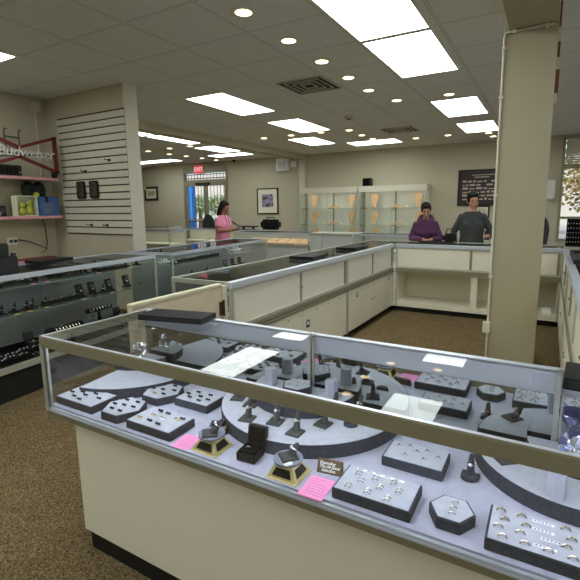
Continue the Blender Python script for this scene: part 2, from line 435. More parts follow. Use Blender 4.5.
for x0, y0, s in ((-1.53, -1.35, 'first lit ceiling panel behind the camera, middle column'), (-1.53, -2.65, 'second lit ceiling panel behind the camera, middle column'), (-4.22, -2.0, 'rearmost lit ceiling panel behind the camera at left'),  # unseen panels added behind the camera to brighten the showcase front
                (1.2, -.2, 'lit ceiling panel above the right end of the front showcase'), (1.2, -2.6, 'lit ceiling panel behind the camera to the right'), (-1.53, -4.2, 'rearmost lit ceiling panel, middle column')):
    troffer(x0, x0+.58, y0, y0+1.2, s)
troffer(1.2, 1.8, 2.6, 3.8, 'lit ceiling panel over the right-hand counter')  # this and the next are out of view, added for light
troffer(1.2, 1.8, 6.3, 7.5, 'lit ceiling panel over the window end of the right-hand counter')
troffer(-7.0, -6.5, 5.05, 6.2, 'nearest lit strip panel beyond the ceiling beam'); troffer(-7.0, -6.5, 6.3, 7.5, 'second lit strip panel beyond the ceiling beam')
troffer(-7.35, -6.75, 8.0, 9.0, 'third lit strip panel beyond the ceiling beam'); troffer(-8.1, -6.9, 9.3, 9.75, 'crosswise lit panel by the exit sign')
troffer(-11.3, -9.5, 9.35, 9.85, 'long crosswise lit panel at far left beyond the slatted wall')

cans = [(-2.06, 2.83), (-2.06, 3.47), (-2.06, 4.1), (-2.05, 4.73), (-2.05, 5.35), (-1.91, 6.03), (-1.24, 6.07), (-5.2, 7.72), (-4.55, 7.71), (-3.9, 7.72),
        (-3.36, 7.8), (-3.37, 8.46), (-3.35, 9.02), (-2.56, 9.43), (-1.91, 9.4), (-1.17, 9.55), (-1.14, 10.04), (-8.69, 7.85), (-7.88, 7.76), (-7.24, 7.76), (-6.51, 7.72),
        (-8.7, 8.55), (-8.66, 9.11), (-8.64, 9.71), (-8.63, 10.3)]
cl = ['nearest recessed downlight in the row beside the big light panels', 'second recessed downlight in the row beside the big light panels', 'third recessed downlight, just past the square vent',
      'fourth recessed downlight in the row beside the big light panels', 'fifth recessed downlight in the row beside the big light panels', 'recessed downlight left of the panel pair near the pillar', 'recessed downlight directly in front of the panel near the pillar',
      'leftmost downlight of the cross row below the smoke detector', 'second downlight of the cross row below the smoke detector', 'third downlight of the cross row below the smoke detector',
      'downlight at the corner right of the cross row', 'downlight one step behind the corner of the cross row', 'downlight two steps behind the corner of the cross row',
      'downlight over the right glass wall cabinet', 'downlight between the glass wall cabinets and the dark framed poster', 'downlight over the dark framed poster', 'downlight against the back wall over the poster',
      'leftmost downlight beyond the beam, next to the slatted wall', 'second downlight beyond the beam from the slatted wall', 'third downlight beyond the beam from the slatted wall', 'downlight just beyond the beam under a strip panel',
      'nearest downlight of the row leading to the exit sign', 'second downlight of the row leading to the exit sign', 'third downlight of the row leading to the exit sign', 'last downlight in front of the exit sign']
can0 = None
for (x, y), s in zip(cans, cl):
    if can0 is None:
        can0 = thing('recessed_light', s, 'ceiling light', (x, y, ZC), group='recessed downlights')
        put('trim_ring', MB().lathe([(.062, -.001), (.062, -.008), (.088, -.008), (.095, -.001)], n=24), 'lighttrim', can0, smooth=True)
        put('lens', MB().lathe([(.001, -.012), (.04, -.011), (.063, -.005), (.063, -.001)], n=24), 'can', can0, smooth=True)
    else: dup(can0, (x, y, ZC), 0, s)

def vent(x, y, a, label):
    t = thing('ceiling_vent', label, 'vent', (x, y, ZC), group='ceiling air vents')
    f = MB()
    for k in range(4):
        r = a*(1-k*.24)
        m = a*.05
        for s in (-1, 1):
            f.prism([(s*r, -r), (s*r, r), (s*(r-m), r-m), (s*(r-m), -r+m)], -.014, -.002)
            f.prism([(-r, s*r), (r, s*r), (r-m, s*(r-m)), (-r+m, s*(r-m))], -.014, -.002)
    put('louvres', f, 'ventm', t)
    put('throat', MB().box(-a, a, -a, a, -.004, -.001), 'ventdark', t)
vent(-2.57, 4.79, .29, 'square metal ceiling air vent beside the downlight row')
vent(-2.55, 8.3, .29, 'smaller far ceiling vent in front of the glass cabinets')
vent(-7.2, 8.55, .28, 'dark ceiling vent beyond the beam near the exit sign')
sd = thing('smoke_detector', 'small round smoke detector on the ceiling tiles', 'smoke detector', (-2.87, 6.64, ZC))
put('body', MB().lathe([(.03, -.045), (.055, -.04), (.062, -.02), (.07, -.001)], n=20), 'ventm', sd, smooth=True)
put('chamber', MB().lathe([(.02, -.055), (.035, -.05), (.035, -.044)], n=16), 'ventdark', sd)

# ------------------------------------------------------------------ back wall: door, window and what hangs there
def bar(mb, x0, x1, z0, z1, y0=YB-.02, y1=YB+.06): mb.box(x0, x1, y0, y1, z0, z1)
f = MB(); ww = .05
for x in (DX0, DX1-ww): bar(f, x, x+ww, ZF, DZ)
bar(f, DX0+ww, DX1-ww, 2.66, DZ); bar(f, DX0+ww, DX1-ww, 2.36, 2.46)
xm = (DX0+DX1)/2
for x in (DX0+ww, xm-.06, xm, DX1-ww-.06): bar(f, x, x+.06, ZF+.02, 2.36)
for a, b in ((DX0+ww+.06, xm-.06), (xm+.06, DX1-ww-.06)):
    bar(f, a, b, ZF+.02, ZF+.2); bar(f, a, b, 2.27, 2.36)
d1 = struct('door_1', f, 'alu_dk'); d1['label'] = 'aluminium double glass door with security bars under the exit sign'; d1['category'] = 'door'
put('pane', MB().box(DX0+ww, xm-.06, YB+.02, YB+.026, ZF+.2, 2.3), 'win_glass', d1); put('pane', MB().box(xm+.06, DX1-ww, YB+.02, YB+.026, ZF+.2, 2.3), 'win_glass', d1)
put('transom_pane', MB().box(DX0+ww, DX1-ww, YB+.02, YB+.026, 2.46, 2.66), 'win_glass', d1)
g = MB()
for k in range(13):
    x = DX0+.1+(DX1-DX0-.2)*k/12
    g.cyl((x, YB+.1, ZF+.03), (x, YB+.1, DZ-.03), .009, n=6)
for z in (.6, 1.15, 2.5, 2.62): g.box(DX0+.05, DX1-.05, YB+.09, YB+.11, z, z+.025)
put('security_bars', g, 'black', d1)
put('door_closer', MB().box(xm-.35, xm+.2, YB-.07, YB-.02, 2.3, 2.37), 'black', d1)
put('push_bar', MB().box(DX0+.12, xm-.07, YB-.06, YB-.03, 1.2, 1.25).box(xm+.07, DX1-.12, YB-.06, YB-.03, 1.2, 1.25), 'alu', d1)

f = MB()
for x in (WX0, 1.35, WX1-.05): bar(f, x, x+.05, WZ0, WZ1)
for z, h in ((WZ0, .05), (2.3, .09), (WZ1-.04, .04), (1.28, .05)): bar(f, WX0+.05, WX1-.05, z, z+h)
w1 = struct('window_1', f, 'alu_dk'); w1['label'] = 'shop front window with upper blind beside the pillar'; w1['category'] = 'window'
put('pane', MB().box(WX0+.05, WX1-.05, YB+.02, YB+.026, WZ0+.05, 2.3), 'win_glass', w1)
put('transom_pane', MB().box(WX0+.05, WX1-.05, YB+.02, YB+.026, 2.39, WZ1-.04), 'win_glass', w1)
bl = MB()
for k in range(11):
    z = 2.42+.045*k
    bl.m = Matrix.Translation((0, YB-.06, z)) @ Matrix.Rotation(math.radians(-58 if k > 3 else -30), 4, 'X')
    bl.box(WX0+.06, WX1-.06, -.027, .027, -.0015, .0015)
bl.m = None
bl.box(WX0+.05, WX1-.05, YB-.09, YB-.03, WZ1-.06, WZ1-.02)
single('window_blind', bl, mat('blind slats', rgb(200, 192, 172), .5), 'beige horizontal slat blind over the upper window pane', 'blind')

ex = thing('exit_sign', 'red lit exit sign above the double glass door', 'exit sign', (-9.63, YB-.0, 2.64))
put('case', MB().box(-.19, .19, -.06, 0, 0, .26), 'whiteplastic', ex)
put('face', MB().box(-.175, .175, -.066, -.06, .015, .245), mat('exit face', rgb(220, 70, 80), .5, emit=.35, ecol=rgb(235, 60, 80)), ex)
lettering('EXIT', .17, emit_mat('exit letters', (1, .8, .8), .6), ex, (0, -.068, .13), (PI/2, 0, 0))

em = thing('emergency_light', 'white twin-head emergency light box high on back wall', 'emergency light', (-6.45, YB, 2.57))
put('case', MB().box(-.3, .1, -.13, 0, 0, .36), 'whiteplastic', em, bevel=.015)
put('lens', MB().box(-.22, .02, -.145, -.13, .05, .24), 'greytop', em, bevel=.01)
put('junction_box', MB().box(.13, .3, -.06, 0, .1, .26), 'whiteplastic', em, bevel=.01)
put('lamp_head', MB().ball((.2, -.06, .33), .045), 'black', em, smooth='all')
cm = thing('security_camera', 'tiny black dome camera near the ceiling by the door', 'camera', (-8.2, YB-.12, ZC))
put('dome', MB().lathe([(.001, -.07), (.035, -.055), (.05, -.02), (.05, 0)], n=16), 'black', cm, smooth='all')

def picture(name, label, cat, x0, x1, z0, z1, fw, matw, art, fm='darkwood', y=YB):
    t = thing(name, label, cat, ((x0+x1)/2, y, z0))
    a = (x1-x0)/2; h = z1-z0
    f = MB().box(-a, a, -.03, 0, 0, fw).box(-a, a, -.03, 0, h-fw, h).box(-a, -a+fw, -.03, 0, fw, h-fw).box(a-fw, a, -.03, 0, fw, h-fw)
    put('frame', f, fm, t)
    put('mat_board', MB().box(-a+fw, a-fw, -.015, -.005, fw, h-fw), 'matboard', t)
    put('print', MB().box(-a+fw+matw, a-fw-matw, -.018, -.015, fw+matw*1.2, h-fw-matw), art, t)
    return t
def art_mat(name, cols, scale):
    m = bpy.data.materials.new(name); m.use_nodes = True; n = m.node_tree.nodes; l = m.node_tree.links; b = n['Principled BSDF']
    tc = n.new('ShaderNodeTexCoord'); t = n.new('ShaderNodeTexNoise'); t.inputs['Scale'].default_value = scale; t.inputs['Detail'].default_value = 2
    l.new(tc.outputs['Object'], t.inputs['Vector'])
    r = n.new('ShaderNodeValToRGB'); r.color_ramp.interpolation = 'EASE'
    e = r.color_ramp.elements
    for k, c in enumerate(cols):
        p = .3+.4*k/(len(cols)-1)
        x = e[k] if k < 2 else e.new(p)
        x.position = p; x.color = c
    l.new(t.outputs['Fac'], r.inputs['Fac']); l.new(r.outputs['Color'], b.inputs['Base Color'])
    b.inputs['Roughness'].default_value = .4
    return m
picture('framed_picture', 'dark framed picture with white mat and dim portrait between door and cabinets', 'picture', -7.48, -6.76, 1.4, 2.13, .03, .14,
        art_mat('dim print', [rgb(40, 24, 40), rgb(110, 60, 70), rgb(150, 150, 185), rgb(40, 40, 60)], 6))
pc = picture('framed_certificate', 'small dark framed certificate with a yellow corner on far left wall', 'picture', -12.12, -11.5, 1.86, 2.32, .07, .07,
        art_mat('certificate print', [rgb(200, 190, 160), rgb(150, 140, 110)], 9))
put('corner_badge', MB().box(-.31, -.22, -.045, -.03, .36, .46), 'yellowtag', pc)
picture('framed_print', 'small dark frame with pale print below the poster', 'picture', -1.5, -1.2, 1.3, 1.58, .035, .035,
        art_mat('pale print', [rgb(190, 180, 110), rgb(210, 200, 190), rgb(90, 100, 80)], 18))
# poster with rows of little product pictures
po = thing('wall_poster', 'black framed poster of small pictures in rows behind the woman in grey', 'poster', (-1.4, YB, 1.57))
a, h = .5, .8
put('frame', MB().box(-a, a, -.03, 0, 0, .045).box(-a, a, -.03, 0, h-.045, h).box(-a, -a+.045, -.03, 0, .045, h-.045).box(a-.045, a, -.03, 0, .045, h-.045), 'black', po)
put('sheet', MB().box(-a+.045, a-.045, -.015, -.005, .045, h-.045), mat('poster sheet', rgb(44, 28, 28), .4), po)
g = MB(); random.seed(11)
g.box(-.2, .3, -.0165, -.015, .67, .685); g.box(-.15, .15, -.0165, -.015, .62, .64)
for r in range(6):
    x = -.4
    while x < .38:
        wd = .04+.09*random.random(); z = .52-.078*r
        if random.random() < .85: g.box(x, min(x+wd, .42), -.0165, -.015, z, z+.02+.03*random.random())
        x += wd+.03
put('printed_rows', g, mat('poster print', rgb(175, 160, 150), .5), po)

ds = thing('soap_dispenser', 'white wall dispenser on back wall just right of the pillar', 'dispenser', (-.04, YB, 1.7))
put('case', MB().box(-.1, .08, -.11, 0, 0, .38), 'whiteplastic', ds, bevel=.02)
put('nozzle', MB().box(-.03, .02, -.13, -.02, -.03, 0), 'greytop', ds, bevel=.005)

# ------------------------------------------------------------------ outside
ZG = ZF-.04
struct('ground_outside', MB().box(-40, 30, YB+.15, 60, ZG-.1, ZG).box(XR+.15, 30, -12, YB+.15, ZG-.1, ZG), mat('pavement', rgb(176, 172, 164), .9, noise=.08, nscale=2))
struct('building_outside', MB().box(-40, 30, 34, 36, ZG, 5.0), mat('pale stucco', rgb(196, 190, 178), .9, noise=.05, nscale=1))
M['leaf'] = mat('tree leaves', rgb(104, 132, 62), .8, noise=.5, nscale=4)
M['leaf2'] = mat('tree leaves turning', rgb(150, 128, 70), .8, noise=.5, nscale=4)
M['bark'] = mat('bark', rgb(90, 72, 56), .9)
def tree(x, y, h, r, lm, label, seed):
    random.seed(seed)
    t = thing('street_tree', label, 'tree', (x, y, ZG))
    put('trunk', MB().tube([(0, 0, 0), (.05, 0, h*.3), (0, .05, h*.6)], [.13, .1, .06]), 'bark', t, smooth=True)
    mb = MB()
    for k in range(1500):
        th = random.random()*2*PI; u = random.random()*2-1; q = r*(.45+.55*random.random())
        p = Vector((q*math.cos(th)*math.sqrt(1-u*u), q*math.sin(th)*math.sqrt(1-u*u), h*.68+q*u*.85))
        n = Vector((random.gauss(0, 1), random.gauss(0, 1), random.gauss(0, 1))).normalized(); e = n.orthogonal().normalized(); w_ = n.cross(e)
        s = r*.06
        mb.face([mb.pt(p+e*s), mb.pt(p+w_*s*.6), mb.pt(p-e*s), mb.pt(p-w_*s*.6)])
    put('crown', mb, lm, t)
for a_ in ((-1.2, 22, 4.6, 1.9, 'leaf', 'green street tree outside behind the pillar', 5), (1.5, 19, 3.1, 1.5, 'leaf2', 'yellowing street tree outside the shop window', 6), (4.6, 24, 5.2, 2.2, 'leaf', 'green street tree at the right outside the window', 8),
           (at_y(199, 200, 19).x, 19, 2.2, .75, 'leaf', 'low green tree outside the left door leaf', 9), (at_y(219, 200, 20.5).x, 20.5, 2.2, .8, 'leaf', 'low green tree outside the right door leaf', 12)):
    tree(*a_)
single('blue_board', MB().box(at_y(185.5, 200, 12.6).x, at_y(193, 200, 12.6).x, 12.6, 12.75, ZG, 2.4), mat('blue paint', rgb(40, 130, 215), .5, noise=.1, nscale=3), 'bright blue board standing outside the left door leaf', 'board', bevel=.01)
car = thing('parked_car', 'pale grey car parked outside the shop window', 'car', (2.6, 16.5, ZG))
prof = [(-2.1, .35), (-2.1, .75), (-1.3, .9), (-.75, 1.4), (.7, 1.42), (1.4, .92), (2.1, .8), (2.1, .35)]
def side_prism(mb, prof, y0, y1):
    a = [mb.pt((x, y0, z)) for x, z in prof]; b = [mb.pt((x, y1, z)) for x, z in prof]
    n = len(prof); mb.face(a); mb.face(b[::-1])
    for k in range(n): mb.face((a[k], b[k], b[(k+1) % n], a[(k+1) % n]))
m_ = MB(); side_prism(m_, prof, -.85, .85); put('body', m_, mat('car paint', rgb(200, 202, 206), .3, coat=.5), car, bevel=.05)
m_ = MB(); side_prism(m_, [(-1.15, .93), (-.68, 1.34), (.65, 1.35), (1.25, .93)], -.86, .86); put('windows', m_, 'solar', car)
for x in (-1.3, 1.3):
    for y in (-.8, .8): put('wheel', MB().cyl((x, y-.1, .33), (x, y+.1, .33), .33, n=20), 'black', car)

wd_ = bpy.data.worlds.new('world'); S.world = wd_; wd_.use_nodes = True
bg = wd_.node_tree.nodes['Background']
sky = wd_.node_tree.nodes.new('ShaderNodeTexSky'); sky.sky_type = 'NISHITA'; sky.sun_disc = False; sky.sun_elevation = math.radians(48); sky.sun_rotation = PI
wd_.node_tree.links.new(sky.outputs['Color'], bg.inputs['Color']); bg.inputs['Strength'].default_value = .16
sl = bpy.data.lights.new('sun', 'SUN'); sl.energy = 2.2; sl.angle = .01; sl.color = (1, .96, .9)
so = bpy.data.objects.new('sun', sl); C.objects.link(so); so.location = (0, -20, 30); so.rotation_euler = (math.radians(42), 0, math.radians(-12))
# ------------------------------------------------------------------ glass wall cabinets on the back wall
def wall_cabinet(x0, x1, label):
    L = x1-x0; D = .42
    t = thing('wall_cabinet', label, 'glass cabinet', (x0, YB-.005-D, 0))
    put('base', MB().box(0, L, .01, D, ZF, .55), 'laminate', t)
    put('header', MB().box(0, L, .0, D, 1.97, 2.07).box(0, L, 0, .02, 1.93, 1.97), 'trimwall', t)
    put('back_panel', MB().box(.03, L-.03, D-.02, D, .55, 1.95), mat('cabinet back', rgb(228, 226, 216), .6), t)
    for x in (0, L-.035): put('post', MB().box(x, x+.035, 0, .03, .55, 1.95), 'alu', t)
    put('middle_post', MB().box(L/2-.012, L/2+.012, D-.05, D-.02, .55, 1.95), 'alu_dk', t)
    put('side_panel', MB().box(0, .008, .03, D, .55, 1.95), 'glass', t); put('side_panel', MB().box(L-.008, L, .03, D, .55, 1.95), 'glass', t)
    for a, b_, y in ((.035, L/2+.02, .012), (L/2-.02, L-.035, .02)): put('glass_door', MB().box(a, b_, y, y+.005, .55, 1.95), 'glass', t)
    for z in (.72, 1.14, 1.555):
        s = put('shelf', MB().box(.03, L-.03, .05, D-.03, z-.008, z), 'glass', t)
        put('bracket', MB().box(.04, .06, .06, D-.02, z-.03, z-.008).box(L/2-.01, L/2+.01, .06, D-.02, z-.03, z-.008).box(L-.06, L-.04, .06, D-.02, z-.03, z-.008), 'alu_dk', s)
    put('light_strip', MB().box(.05, L-.05, .035, .075, 1.955, 1.969), 'cabled2', t)
    return t
WC = [(-5.84, -4.2), (-4.17, -2.5)]
wall_cabinet(*WC[0], 'left glass wall cabinet of cream necklace busts, next to the pilaster'); wall_cabinet(*WC[1], 'right glass wall cabinet of cream necklace busts, below the black speaker')
sp = thing('speaker', 'small black speaker standing on top of the glass wall cabinets', 'speaker', (-4.02, YB-.2, 2.07))
put('cabinet', MB().box(-.1, .1, -.09, .09, 0, .2), 'black', sp, bevel=.01); put('grille', MB().box(-.085, .085, -.1, -.09, .015, .185), 'blackv', sp)

# bust prototype
def bust(name='necklace_bust', h=.34):
    t = thing(name, '', 'necklace bust')
    pts = [(-.03, h), (.03, h), (.045, h*.93), (.10, h*.86), (.105, h*.7), (.05, h*.25), (.035, 0), (-.035, 0), (-.05, h*.25), (-.105, h*.7), (-.10, h*.86), (-.045, h*.93)]
    m_ = MB(); m_.m = Matrix.Rotation(math.radians(-12), 4, 'X')
    a = [m_.pt((x, -.012, z)) for x, z in pts]; b_ = [m_.pt((x, .012, z)) for x, z in pts]; n = len(pts)
    m_.face(a); m_.face(b_[::-1])
    for k in range(n): m_.face((a[k], b_[k], b_[(k+1) % n], a[(k+1) % n]))
    put('body', m_, 'cream', t, bevel=.004)
    st = MB().tube([(0, .02, h*.6), (0, .1, .003)], .008, n=6); put('easel_leg', st, 'cream', t)
    nk = MB(); nk.m = Matrix.Rotation(math.radians(-12), 4, 'X')
    nk.tube([(.05*math.cos(PI*k/10), -.016, h*.86-.16*math.sin(PI*k/10)) for k in range(11)], .0035, n=5)
    put('necklace', nk, 'gold', t, smooth=True)
    return t
bust0 = None
lev = {0: 'bottom', 1: 'middle', 2: 'top'}
for ci, (x0, x1) in enumerate(WC):
    cn = ('left', 'right')[ci]
    for zi, z in enumerate((.72, 1.14, 1.555)):
        for k, fx in enumerate((.22, .87)):
            x = x0+(x1-x0)*fx - (.02 if zi else .0)
            s = f'cream necklace bust at the {("left", "right")[k]} on the {lev[zi]} shelf of the {cn} wall cabinet'
            if bust0 is None: bust0 = bust(); bust0.location = (x, YB-.25, z); bust0['label'] = s; bust0['group'] = 'necklace busts in the wall cabinets'
            else: dup(bust0, (x, YB-.25, z), 0, s)
        # small half-round cream pads with little pieces
        x = x0+(x1-x0)*.57
        single('bracelet_pad', MB().lathe([(.0, .03), (.07, .055), (.1, .05), (.11, 0)], n=20, a0=PI, a1=2*PI).box(-.11, .11, 0, .004, 0, .05), 'cream', f'cream half-round bracelet pad in the middle of the {lev[zi]} shelf, {cn} wall cabinet', 'display pad', (x, YB-.24, z), group='bracelet pads in the wall cabinets', smooth=True)
        for q, fx in enumerate((.39, .47, .7)):
            e = single('earring_card', MB().prism([(-.03, -.02), (.03, -.02), (.03, .02), (-.03, .02)], 0, .05, .4), 'creampad', f'tiny white earring stand, {("first", "second", "third")[q]} from the left on the {lev[zi]} shelf, {cn} wall cabinet', 'earring stand', (x0+(x1-x0)*fx, YB-.3, z), group='small earring stands in the wall cabinets')

# ------------------------------------------------------------------ left wall: pegboard, shelves, neon sign, slatwall
pg = single('pegboard', MB().box(XL, XL+.012, .9, 3.42, .5, 1.96), 'pegboard', 'beige pegboard panel on the left wall behind the pink-edged shelves', 'pegboard')
for k, (z, s) in enumerate(((1.955, 'top pink-edged wall shelf under the bow-tie sign'), (1.487, 'middle pink-edged wall shelf of boxes'), (.955, 'lowest pink-edged wall shelf behind the black case'))):
    t = thing('wall_shelf', s, 'shelf', (XL+.012, 2.2, z))
    d = .345 if k < 2 else .36
    put('board', MB().box(0, d, -1.3, 1.28, -.02, 0), 'trimwall', t)
    put('edge_strip', MB().box(d, d+.006, -1.3, 1.28, -.03, .004), 'pinkedge', t)
    b = MB()
    for y in (-1.0, 0, 1.0): b.prism([(0, y-.01), (d*.9, y-.01), (d*.9, y+.01), (0, y+.01)], -.035, -.02)
    put('bracket', b, 'alu_dk', t)
# bow-tie neon sign on the top shelf
SX, SYC, SZC = -5.46, 3.01, 2.232
ns = thing('neon_sign', 'red bow-tie neon sign frame with unlit white script on the top wall shelf', 'neon sign', (SX, SYC, 1.957))
zc = SZC-1.957; hw, wb, ws = .435, .205, .052
def bar2(mb, p, q, r):
    p = Vector(p); q = Vector(q); d = (q-p).normalized(); nrm = Vector((0, -d.z, d.y))*r
    pts = [p+nrm-d*r, q+nrm+d*r, q-nrm+d*r, p-nrm-d*r]
    a = [mb.pt(v+Vector((.02, 0, 0))) for v in pts]; b = [mb.pt(v-Vector((.02, 0, 0))) for v in pts]
    mb.face(a); mb.face(b[::-1])
    for k in range(4): mb.face((a[k], b[k], b[(k+1) % 4], a[(k+1) % 4]))
m_ = MB()
for s in (1, -1):
    bar2(m_, (0, 0, zc+ws), (0, s*hw, zc+wb), .017); bar2(m_, (0, 0, zc-ws), (0, s*hw, zc-wb), .017); bar2(m_, (0, s*hw, zc+wb), (0, s*hw, zc-wb), .017)
put('frame', m_, 'redframe', ns)
for s in (1, -1): put('foot', MB().box(-.05, .03, s*(hw-.03)-.012, s*(hw-.03)+.012, -.0, zc-wb+.0), 'black', ns)
put('backing_bar', MB().box(-.03, -.02, -.42, .42, zc-.02, zc-.005).tube([(-.03, -.42, zc+.02), (-.04, -.2, zc-.06), (-.04, .1, zc-.03), (-.04, .4, zc+.01)], .006), 'black', ns)
o = lettering('Budweiser', .16, 'neon', ns, (.015, .08, zc), (PI/2, 0, PI/2), depth=.006, shear=.2, spacing=.96, offset=.0)
# peg hooks
hk = MB()
for y in (-.085, .085): hk.tube([(0, y, -.1), (0, y, .1), (.03, y, .12), (.06, y, .1)], .006, n=6)
hk.tube([(.0, -.085, .03), (0, .085, .03)], .006, n=6)
single('wall_hook', hk, 'black', 'black wire hook rack on the wall above the bow-tie sign', 'hook', (XL+.03, 3.14, 2.42))
hk.__init__()
am = thing('amplifier', 'black amplifier box on the top shelf behind the bow-tie sign', 'amplifier', (-5.66, 2.86, 1.955))
put('body', MB().box(-.13, .13, -.2, .2, .01, .13), 'black', am, bevel=.006)
f_ = MB()
for k in range(7): f_.box(.13, .142, -.18+.05*k, -.15+.05*k, .03, .1)
put('front_fins', f_, 'leather', am); put('knob', MB().cyl((.13, .17, .05), (.15, .17, .05), .014, n=12), 'alu_dk', am)
for y in (-.15, .15): put('foot', MB().cyl((.08, y, 0), (.08, y, .01), .015, n=10), 'black', am)
# things on the middle shelf
yb = thing('display_box', 'white window box with yellow figure inside on the middle shelf', 'box', (-5.56, 3.07, 1.487), .05)
put('box', MB().box(-.05, .04, -.13, .13, 0, .012).box(-.05, .04, -.13, .13, .235, .247).box(-.05, .04, -.13, -.115, .012, .235).box(-.05, .04, .115, .13, .012, .235).box(-.05, -.04, -.115, .115, .012, .235), mat('white carton', rgb(214, 214, 186), .5), yb)
m_ = MB().ball((0, -.045, .06), .035, .05, .05).ball((0, -.04, .13), .03, .04, .04).ball((0, .05, .07), .03, .045, .06).ball((.005, .05, .15), .03, .035, .04)
put('figure', m_, mat('lime yellow', rgb(190, 186, 60), .6), yb, smooth='all')
put('window', MB().box(.036, .039, -.115, .115, .012, .235), 'win_glass', yb)
bb = thing('blue_box', 'blue printed carton beside the yellow window box on the middle shelf', 'box', (-5.56, 3.345, 1.487), .05)
put('carton', MB().box(-.05, .05, -.13, .12, 0, .235), mat('blue carton', rgb(62, 96, 156), .5), bb)
put('artwork', MB().box(.0502, .0512, -.09, .03, .03, .16).box(.0502, .0512, .04, .06, .05, .2), mat('dull carton art', rgb(100, 112, 140), .5, noise=.4, nscale=30), bb)
put('flap_mark', MB().prism([(.0503, -.06), (.0508, -.06), (.0508, -.02), (.0503, -.02)], .17, .24), 'black', bb)
gd = thing('headset', 'black rounded gadget with two rings and a yellow dot behind the boxes', 'gadget', (-5.70, 3.26, 1.487))
put('body', MB().ball((0, -.06, .32), .05, .085, .11).ball((0, .075, .32), .05, .085, .11).box(-.05, .05, -.12, .13, 0, .26), 'black', gd, smooth=True)
put('ring', MB().torus((.052, -.055, .33), (1, 0, 0), .045, .006).torus((.052, .07, .33), (1, 0, 0), .045, .006), 'greyv', gd, smooth=True)
put('dot', MB().cyl((.05, .0, .265), (.075, .0, .265), .032, n=16), mat('yellow dot', rgb(205, 215, 60), .5), gd)
pb = MB(); random.seed(5)
pb.ball((0, 0, .05), .13, .15, .055, 16, 10)
pb.v = [(x+random.uniform(-.015, .015), y+random.uniform(-.02, .02), max(0, z+random.uniform(-.01, .012))) for x, y, z in pb.v]
single('plastic_bag', pb, mat('clear plastic bag', rgb(196, 194, 180), .25), 'crumpled clear plastic bag at the left of the middle shelf', 'bag', (-5.64, 2.67, 1.488), smooth='all')
ck = thing('small_clock', 'small black boxy gadget between the plastic bag and yellow box', 'gadget', (-5.74, 2.885, 1.487))
put('case', MB().box(-.03, .03, -.04, .04, 0, .13), 'black', ck, bevel=.006); put('face', MB().cyl((.03, 0, .07), (.034, 0, .07), .033, n=16), 'greyv', ck)
ob = thing('outlet_box', 'white outlet box on the pegboard with hanging cable', 'outlet', (XL+.012, 3.0, 1.14))
put('box', MB().box(0, .05, -.06, .06, 0, .09), 'whiteplastic', ob, bevel=.005); put('socket', MB().cyl((.05, -.02, .045), (.055, -.02, .045), .02, n=12).cyl((.05, .03, .045), (.055, .03, .045), .02, n=12), 'greyv', ob)
put('cable', MB().tube([(.04, .06, .06), (.05, .2, .03), (.06, .34, -.04), (.05, .42, -.09), (.04, .34, -.13)], .006, n=6).tube([(.02, .40, .35), (.03, .43, .2), (.03, .44, .0), (.04, .41, -.09)], .006, n=6), 'black', ob, smooth=True)
sb = thing('siren_box', 'small beige alarm box with conduit in the upper left wall corner', 'alarm box', (XL, 3.47, 2.79))
put('case', MB().box(0, .06, -.05, .05, 0, .13), 'trimwall', sb, bevel=.01); put('conduit', MB().cyl((.015, 0, -.83), (.015, 0, 0), .012, n=8), 'trimwall', sb)
# slatwall
M['packprint'] = art_mat('dull pack print', [rgb(24, 22, 22), rgb(88, 78, 66), rgb(36, 32, 30), rgb(70, 58, 52)], 38)
m_ = MB().box(-5.55, -4.31, 3.585, 3.6, 1.25, 2.79)
n_ = 18; pitch = (2.69-1.257)/(n_-1)
sw = thing('slatwall', 'beige horizontal slatwall panel on the wing wall', 'slatwall', (-4.93, 3.6, 1.25))
put('backing', MB().box(-.66, .6, -.006, -.0005, 0, 1.455), mat('slat groove', rgb(70, 60, 44), .8), sw)
m_ = MB()
for k in range(n_-1): m_.box(-.66, .6, -.022, -.006, .012+pitch*k+.004, .012+pitch*(k+1)-.012)
put('slats', m_, 'trimwall', sw)
for k, (x, s) in enumerate(((-5.18, 'left of the two dark hanging packs on the slatwall'), (-4.93, 'right of the two dark hanging packs on the slatwall'))):
    t = thing('hanging_pack', s, 'hanging pack', (x, 3.565, 1.70))
    m_ = MB(); m_.box(-.085, .085, -.012, .004, 0, .21); put('card', m_, 'black', t, bevel=.008)
    put('print', MB().box(-.065, .065, -.0135, -.0122, .02, .19), M['packprint'], t)
    put('hook', MB().tube([(0, .02, .235), (0, -.02, .235), (0, -.02, .2)], .004, n=6), 'alu_dk', t)
for x, z, s in ((-5.08, 2.03, 'left short metal peg on the slatwall above the packs'), (-4.62, 2.14, 'right short metal peg on the slatwall above the packs'), (-5.05, 1.37, 'short metal peg low on the slatwall'), (-4.75, 1.37, 'second short metal peg low on the slatwall')):
    single('slat_peg', MB().tube([(0, .0, 0), (0, -.06, 0), (0, -.07, .015)], .005, n=6).box(-.02, .02, -.004, .0, -.015, .015), 'black', s, 'peg', (x, 3.577, z))


single('red_folder', MB().box(-.28, .28, -.06, .06, 0, .018), mat('dull red cover', rgb(120, 44, 46), .5), 'dull red folder lying flat behind the black tray', 'folder', (-5.6, 3.1, .9555), PI/2+.04, bevel=.003)

# bring the shell and all that hangs on it to the counters' scale
for o in list(C.objects):
    if o.parent is None and o.type in ('MESH', 'EMPTY') and o.name != 'floor':
        o.location = EYEV + (o.location-EYEV)*ROOM; o.scale = (ROOM, ROOM, ROOM)
